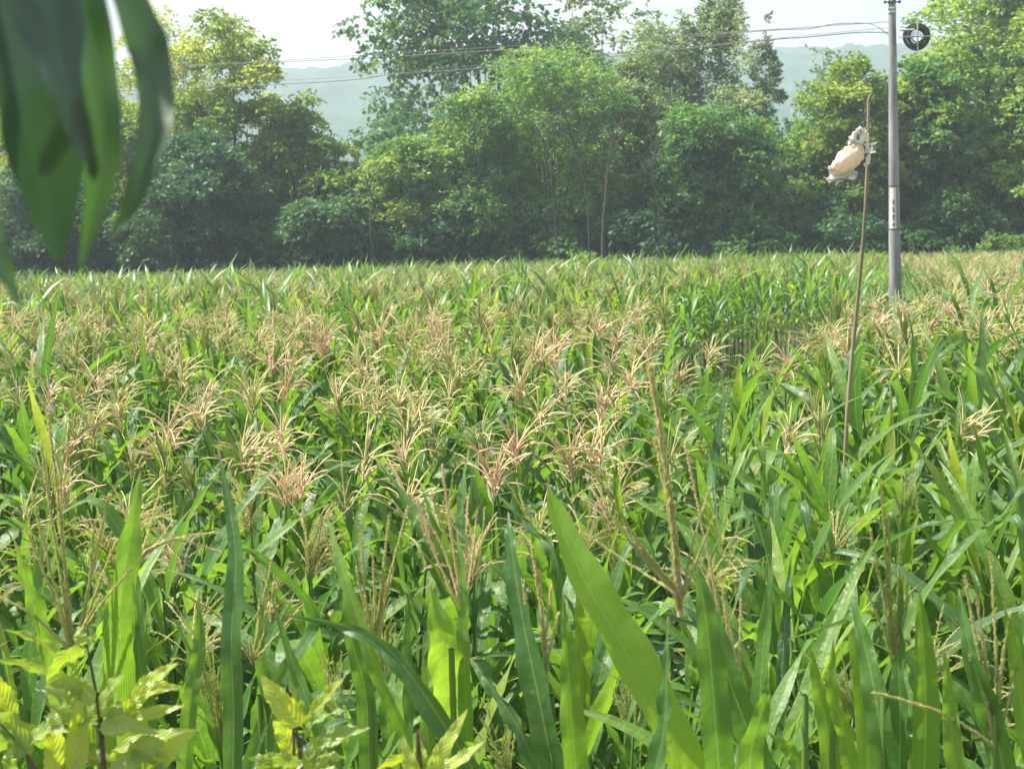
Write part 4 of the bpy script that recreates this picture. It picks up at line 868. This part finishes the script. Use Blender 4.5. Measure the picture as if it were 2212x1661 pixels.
# the drooping leaves of the plant on the bank, top left
DN = 0.80
p = P(-330, 200, DN); o = np.array((p[0], DN, float(gz(p[0], DN))))
e = empty('corn_plant', o); tag(e, 'blurred corn plant on the bank, long dark leaves drooping at top left', 'corn plant', 'corn plants nearest the camera')
g = Geo(); tube(g, np.array([(0, 0, 0), (0.0, 0, 1.2), (0.03, 0, 2.3)]), [0.014, 0.012, 0.007], 10); obj('stalk', g, M_stalk, e)
hleaf(e, [(-330, -150, DN), (-200, -420, DN), (-60, -330, DN), (5, 0, DN), (50, 200, DN), (95, 400, DN + .02), (125, 560, DN + .03)], (80, 110, 150, 240, 215, 150, 20), (0, 10, 30, 45, 40, 30, 20), 0.05, 0.45, origin=o, mat=M_dark, wave=0.003, n=44, label='widest drooping blade with bluish sheen')
hleaf(e, [(-330, -250, DN + .04), (-180, -560, DN + .04), (60, -420, DN + .04), (170, 0, DN + .04), (212, 200, DN + .04), (215, 380, DN + .04), (172, 588, DN + .04)], (60, 90, 100, 110, 95, 76, 4), (0, 10, 20, 15, 10, 10, 10), 0.5, 0.35, origin=o, mat=M_dark, wave=0.003, n=44)
hleaf(e, [(-330, -420, DN + .08), (-120, -720, DN + .08), (120, -420, DN + .08), (275, 0, DN + .08), (322, 130, DN + .08), (335, 270, DN + .06), (290, 430, DN + .05), (235, 520, DN + .05)], (60, 80, 90, 88, 92, 80, 46, 4), (0, 10, 20, 25, 15, 0, -20, -20), 0.35, 0.4, origin=o, mat=M_dark, wave=0.003, n=48)
hleaf(e, [(-330, -100, DN - .05), (-210, -300, DN - .05), (-80, -200, DN - .05), (60, 40, DN - .05), (120, 170, DN - .05), (190, 330, DN - .04), (205, 390, DN - .03)], (40, 70, 80, 60, 70, 44, 8), (0, 10, 30, 35, 35, 30, 20), 0.0, 0.15, origin=o, mat=M_dark, wave=0.003, n=40)
hleaf(e, [(-330, 250, DN), (-200, 150, DN), (-100, 300, DN), (-30, 500, DN), (10, 590, DN), (48, 665, DN)], (60, 80, 90, 70, 44, 3), (0, 10, 10, 20, 20, 20), 0.6, 0.35, origin=o, mat=M_dark, wave=0.003, n=36)

# ------------------------------------------------------------------ broad-leaved saplings, bottom left
M_broad = foliage('broad_leaf', [(0.0, (0.12, 0.20, 0.06)), (0.5, (0.22, 0.31, 0.08)), (1.0, (0.32, 0.40, 0.07))],
                  [(0.0, (0.26, 0.42, 0.02)), (0.5, (0.42, 0.60, 0.04)), (1.0, (0.64, 0.76, 0.03))], trans=0.42, rough=0.34, spec=0.6, rib=0.5, veins=0.2, vfreq=62.0, pinnate=True, nscale=8, namp=0.25)
M_twig = plain('dark_red_twig', (0.05, 0.03, 0.03), (0.13, 0.10, 0.08), scale=30, rough=0.5)
def bleaf(parent, o, b, tpt, w, face, tint, d, seed=0, curve=0.0):
    """serrated ovate leaf from base b to tip tpt (photo px)"""
    r = np.random.RandomState(seed + 900); n = 33; t = np.linspace(0, 1, n)
    B = P(*b, d); E = P(*tpt, d + r.uniform(-.02, .02)); mid = (B + E) / 2 + (0, r.uniform(-0.01, 0.01), curve)
    Pt = smoothpath([B, mid, E], n)
    prof = np.sin(np.clip(t, 0, 1) ** 0.8 * math.pi) ** 0.75 * (1 - 0.35 * t) + 0.02
    prof[:3] = (0.03, 0.06, 0.18)
    prof = prof * (1 + 0.05 * ((np.arange(n) % 3) - 1) * (t > 0.08))
    Tn = tangents(Pt); vd = VIEW(Pt); S0 = nrm(np.cross(Tn, vd)); N0 = nrm(np.cross(S0, Tn)); fa = math.radians(face)
    S = math.cos(fa) * S0 + math.sin(fa) * N0; Nn = math.cos(fa) * N0 - math.sin(fa) * S0
    if Nn[:, 2].mean() < 0: Nn = -Nn
    g = Geo(); ribbon(g, Pt - o, prof * w * 0.92 * d / (F / K) / 2, S, Nn, r.uniform(0.15, 0.45), 7, 0.004, 3.0, r.uniform(0, 6), tint)
    return obj('leaf', g, M_broad, parent)
def sapling(label, d, stems, leaves, seed):
    b = P(stems[0][0][0], stems[0][0][1], d); o = np.array((b[0], d, float(gz(b[0], d)) - 0.02))
    e = empty('sapling', o); tag(e, label, 'sapling', 'broad-leaved saplings on the bank')
    for i, s in enumerate(stems):
        q = [P(x, y, d) for x, y in s]
        if i == 0: q = [o] + q
        else: q = [P(s[0][0] + 60, 1830, d)] + q
        g = Geo(); tube(g, smoothpath(q, 20) - o, np.linspace(0.0045 if seed == 1 else 0.003, 0.0012, 20), 7); obj('stem', g, M_twig, e)
    r = np.random.RandomState(seed + 60)
    for k in range({1: 20, 2: 7, 3: 7}[seed]):
        bx, by = {1: (r.uniform(-20, 330), r.uniform(1500, 1720)), 2: (r.uniform(600, 700), r.uniform(1620, 1710)), 3: (r.uniform(870, 960), r.uniform(1660, 1730))}[seed]
        an = r.uniform(-0.6, 3.7); ll = r.uniform(75, 135)
        leaves = leaves + [((bx, by), (bx + ll * math.cos(an), by - ll * math.sin(an) * 0.8), r.uniform(36, 60), r.uniform(0, 60), r.uniform(0.25, 0.95), r.uniform(0, .015))]
    for i, (b_, t_, w_, f_, ti, cv) in enumerate(leaves): bleaf(e, o, b_, t_, w_, f_, ti, d + 0.012 * ((i * 7) % 5 - 2), seed * 50 + i, cv)
    return e
sapling('leafy sapling with dark upright stem at bottom left', 2.1, [[(228, 1700), (222, 1600), (208, 1500), (193, 1420), (186, 1385)], [(100, 1700), (50, 1620), (0, 1560)]], [
    ((186, 1400), (100, 1470), 66, 50, 0.4, .01), ((188, 1390), (168, 1350), 40, 20, 0.5, 0), ((190, 1400), (208, 1368), 26, 30, 0.4, 0), ((170, 1450), (5, 1358), 40, 55, 0.5, .012),
    ((165, 1490), (-10, 1425), 52, 45, 0.3, .012), ((190, 1470), (130, 1530), 40, 50, 0.35, 0), ((205, 1500), (170, 1570), 44, -40, 0.3, -.004), ((228, 1480), (285, 1560), 0, 0, 0.4, 0),
    ((215, 1550), (268, 1455), 62, 58, 0.6, .01), ((275, 1520), (385, 1430), 46, 25, 0.95, .006), ((278, 1515), (398, 1485), 42, 20, 1.0, .012), ((225, 1585), (400, 1522), 52, 25, 0.8, .008),
    ((240, 1620), (430, 1575), 48, 30, 0.85, .008), ((330, 1661), (428, 1570), 54, 10, 1.0, .005), ((212, 1620), (105, 1520), 64, 40, 0.35, .01), ((160, 1690), (172, 1500), 66, 8, 0.98, 0),
    ((120, 1700), (110, 1545), 66, 10, 0.95, 0), ((30, 1560), (-30, 1440), 60, 10, 0.9, 0), ((70, 1640), (-30, 1540), 60, 50, 0.4, .02), ((20, 1600), (-60, 1690), 70, 40, 0.4, .02),
    ((235, 1700), (350, 1640), 80, 50, 0.5, .02), ((215, 1640), (130, 1690), 80, 40, 0.5, .02), ((90, 1480), (200, 1560), 44, 40, 0.4, 0), ((280, 1600), (330, 1680), 60, 20, 0.7, 0)], 1)
sapling('small sapling with yellow pointed leaves left of the middle', 2.15, [[(640, 1730), (650, 1640), (655, 1580)]], [
    ((655, 1570), (562, 1455), 70, 15, 1.0, .004), ((660, 1570), (625, 1470), 40, 40, 0.5, 0), ((662, 1565), (745, 1460), 40, 30, 0.95, .006), ((662, 1570), (770, 1530), 22, 60, 0.3, .008),
    ((655, 1640), (800, 1570), 56, 30, 0.5, .008), ((650, 1650), (560, 1660), 60, 40, 0.5, .01), ((655, 1600), (700, 1500), 24, 30, 0.5, 0), ((650, 1700), (760, 1680), 60, 40, 0.7, .01)], 2)
sapling('small sapling with clustered yellow leaf tips at bottom middle', 2.1, [[(905, 1760), (915, 1700), (920, 1650)]], [
    ((920, 1680), (1010, 1530), 46, 15, 1.0, .003), ((925, 1690), (1046, 1600), 46, 30, 1.0, .004), ((915, 1690), (905, 1590), 52, 10, 1.0, 0), ((905, 1700), (868, 1585), 48, 5, 0.95, 0),
    ((920, 1700), (960, 1610), 44, 0, 0.98, 0), ((900, 1720), (850, 1650), 40, 10, 0.9, 0)], 3)

# ------------------------------------------------------------------ air
m, t, N, L = new_mat('haze_air')
pv = N('ShaderNodeVolumePrincipled'); pv.inputs['Color'].default_value = (0.78, 0.92, 1.0, 1); pv.inputs['Density'].default_value = 0.0010; pv.inputs['Anisotropy'].default_value = 0.2
out = N('ShaderNodeOutputMaterial'); L(pv.outputs[0], out.inputs['Volume'])
x0, x1, y0, y1, z0, z1 = -1560, 1560, -340, 1560, -45, 60
V = np.array([(x, y, z) for z in (z0, z1) for y in (y0, y1) for x in (x0, x1)], float)
Q = [(0, 2, 3, 1), (4, 5, 7, 6), (0, 1, 5, 4), (2, 6, 7, 3), (0, 4, 6, 2), (1, 3, 7, 5)]
hz = obj('haze', mesh('haze', V, np.array(Q), None, None, [m], False), m); tag(hz, kind='stuff')
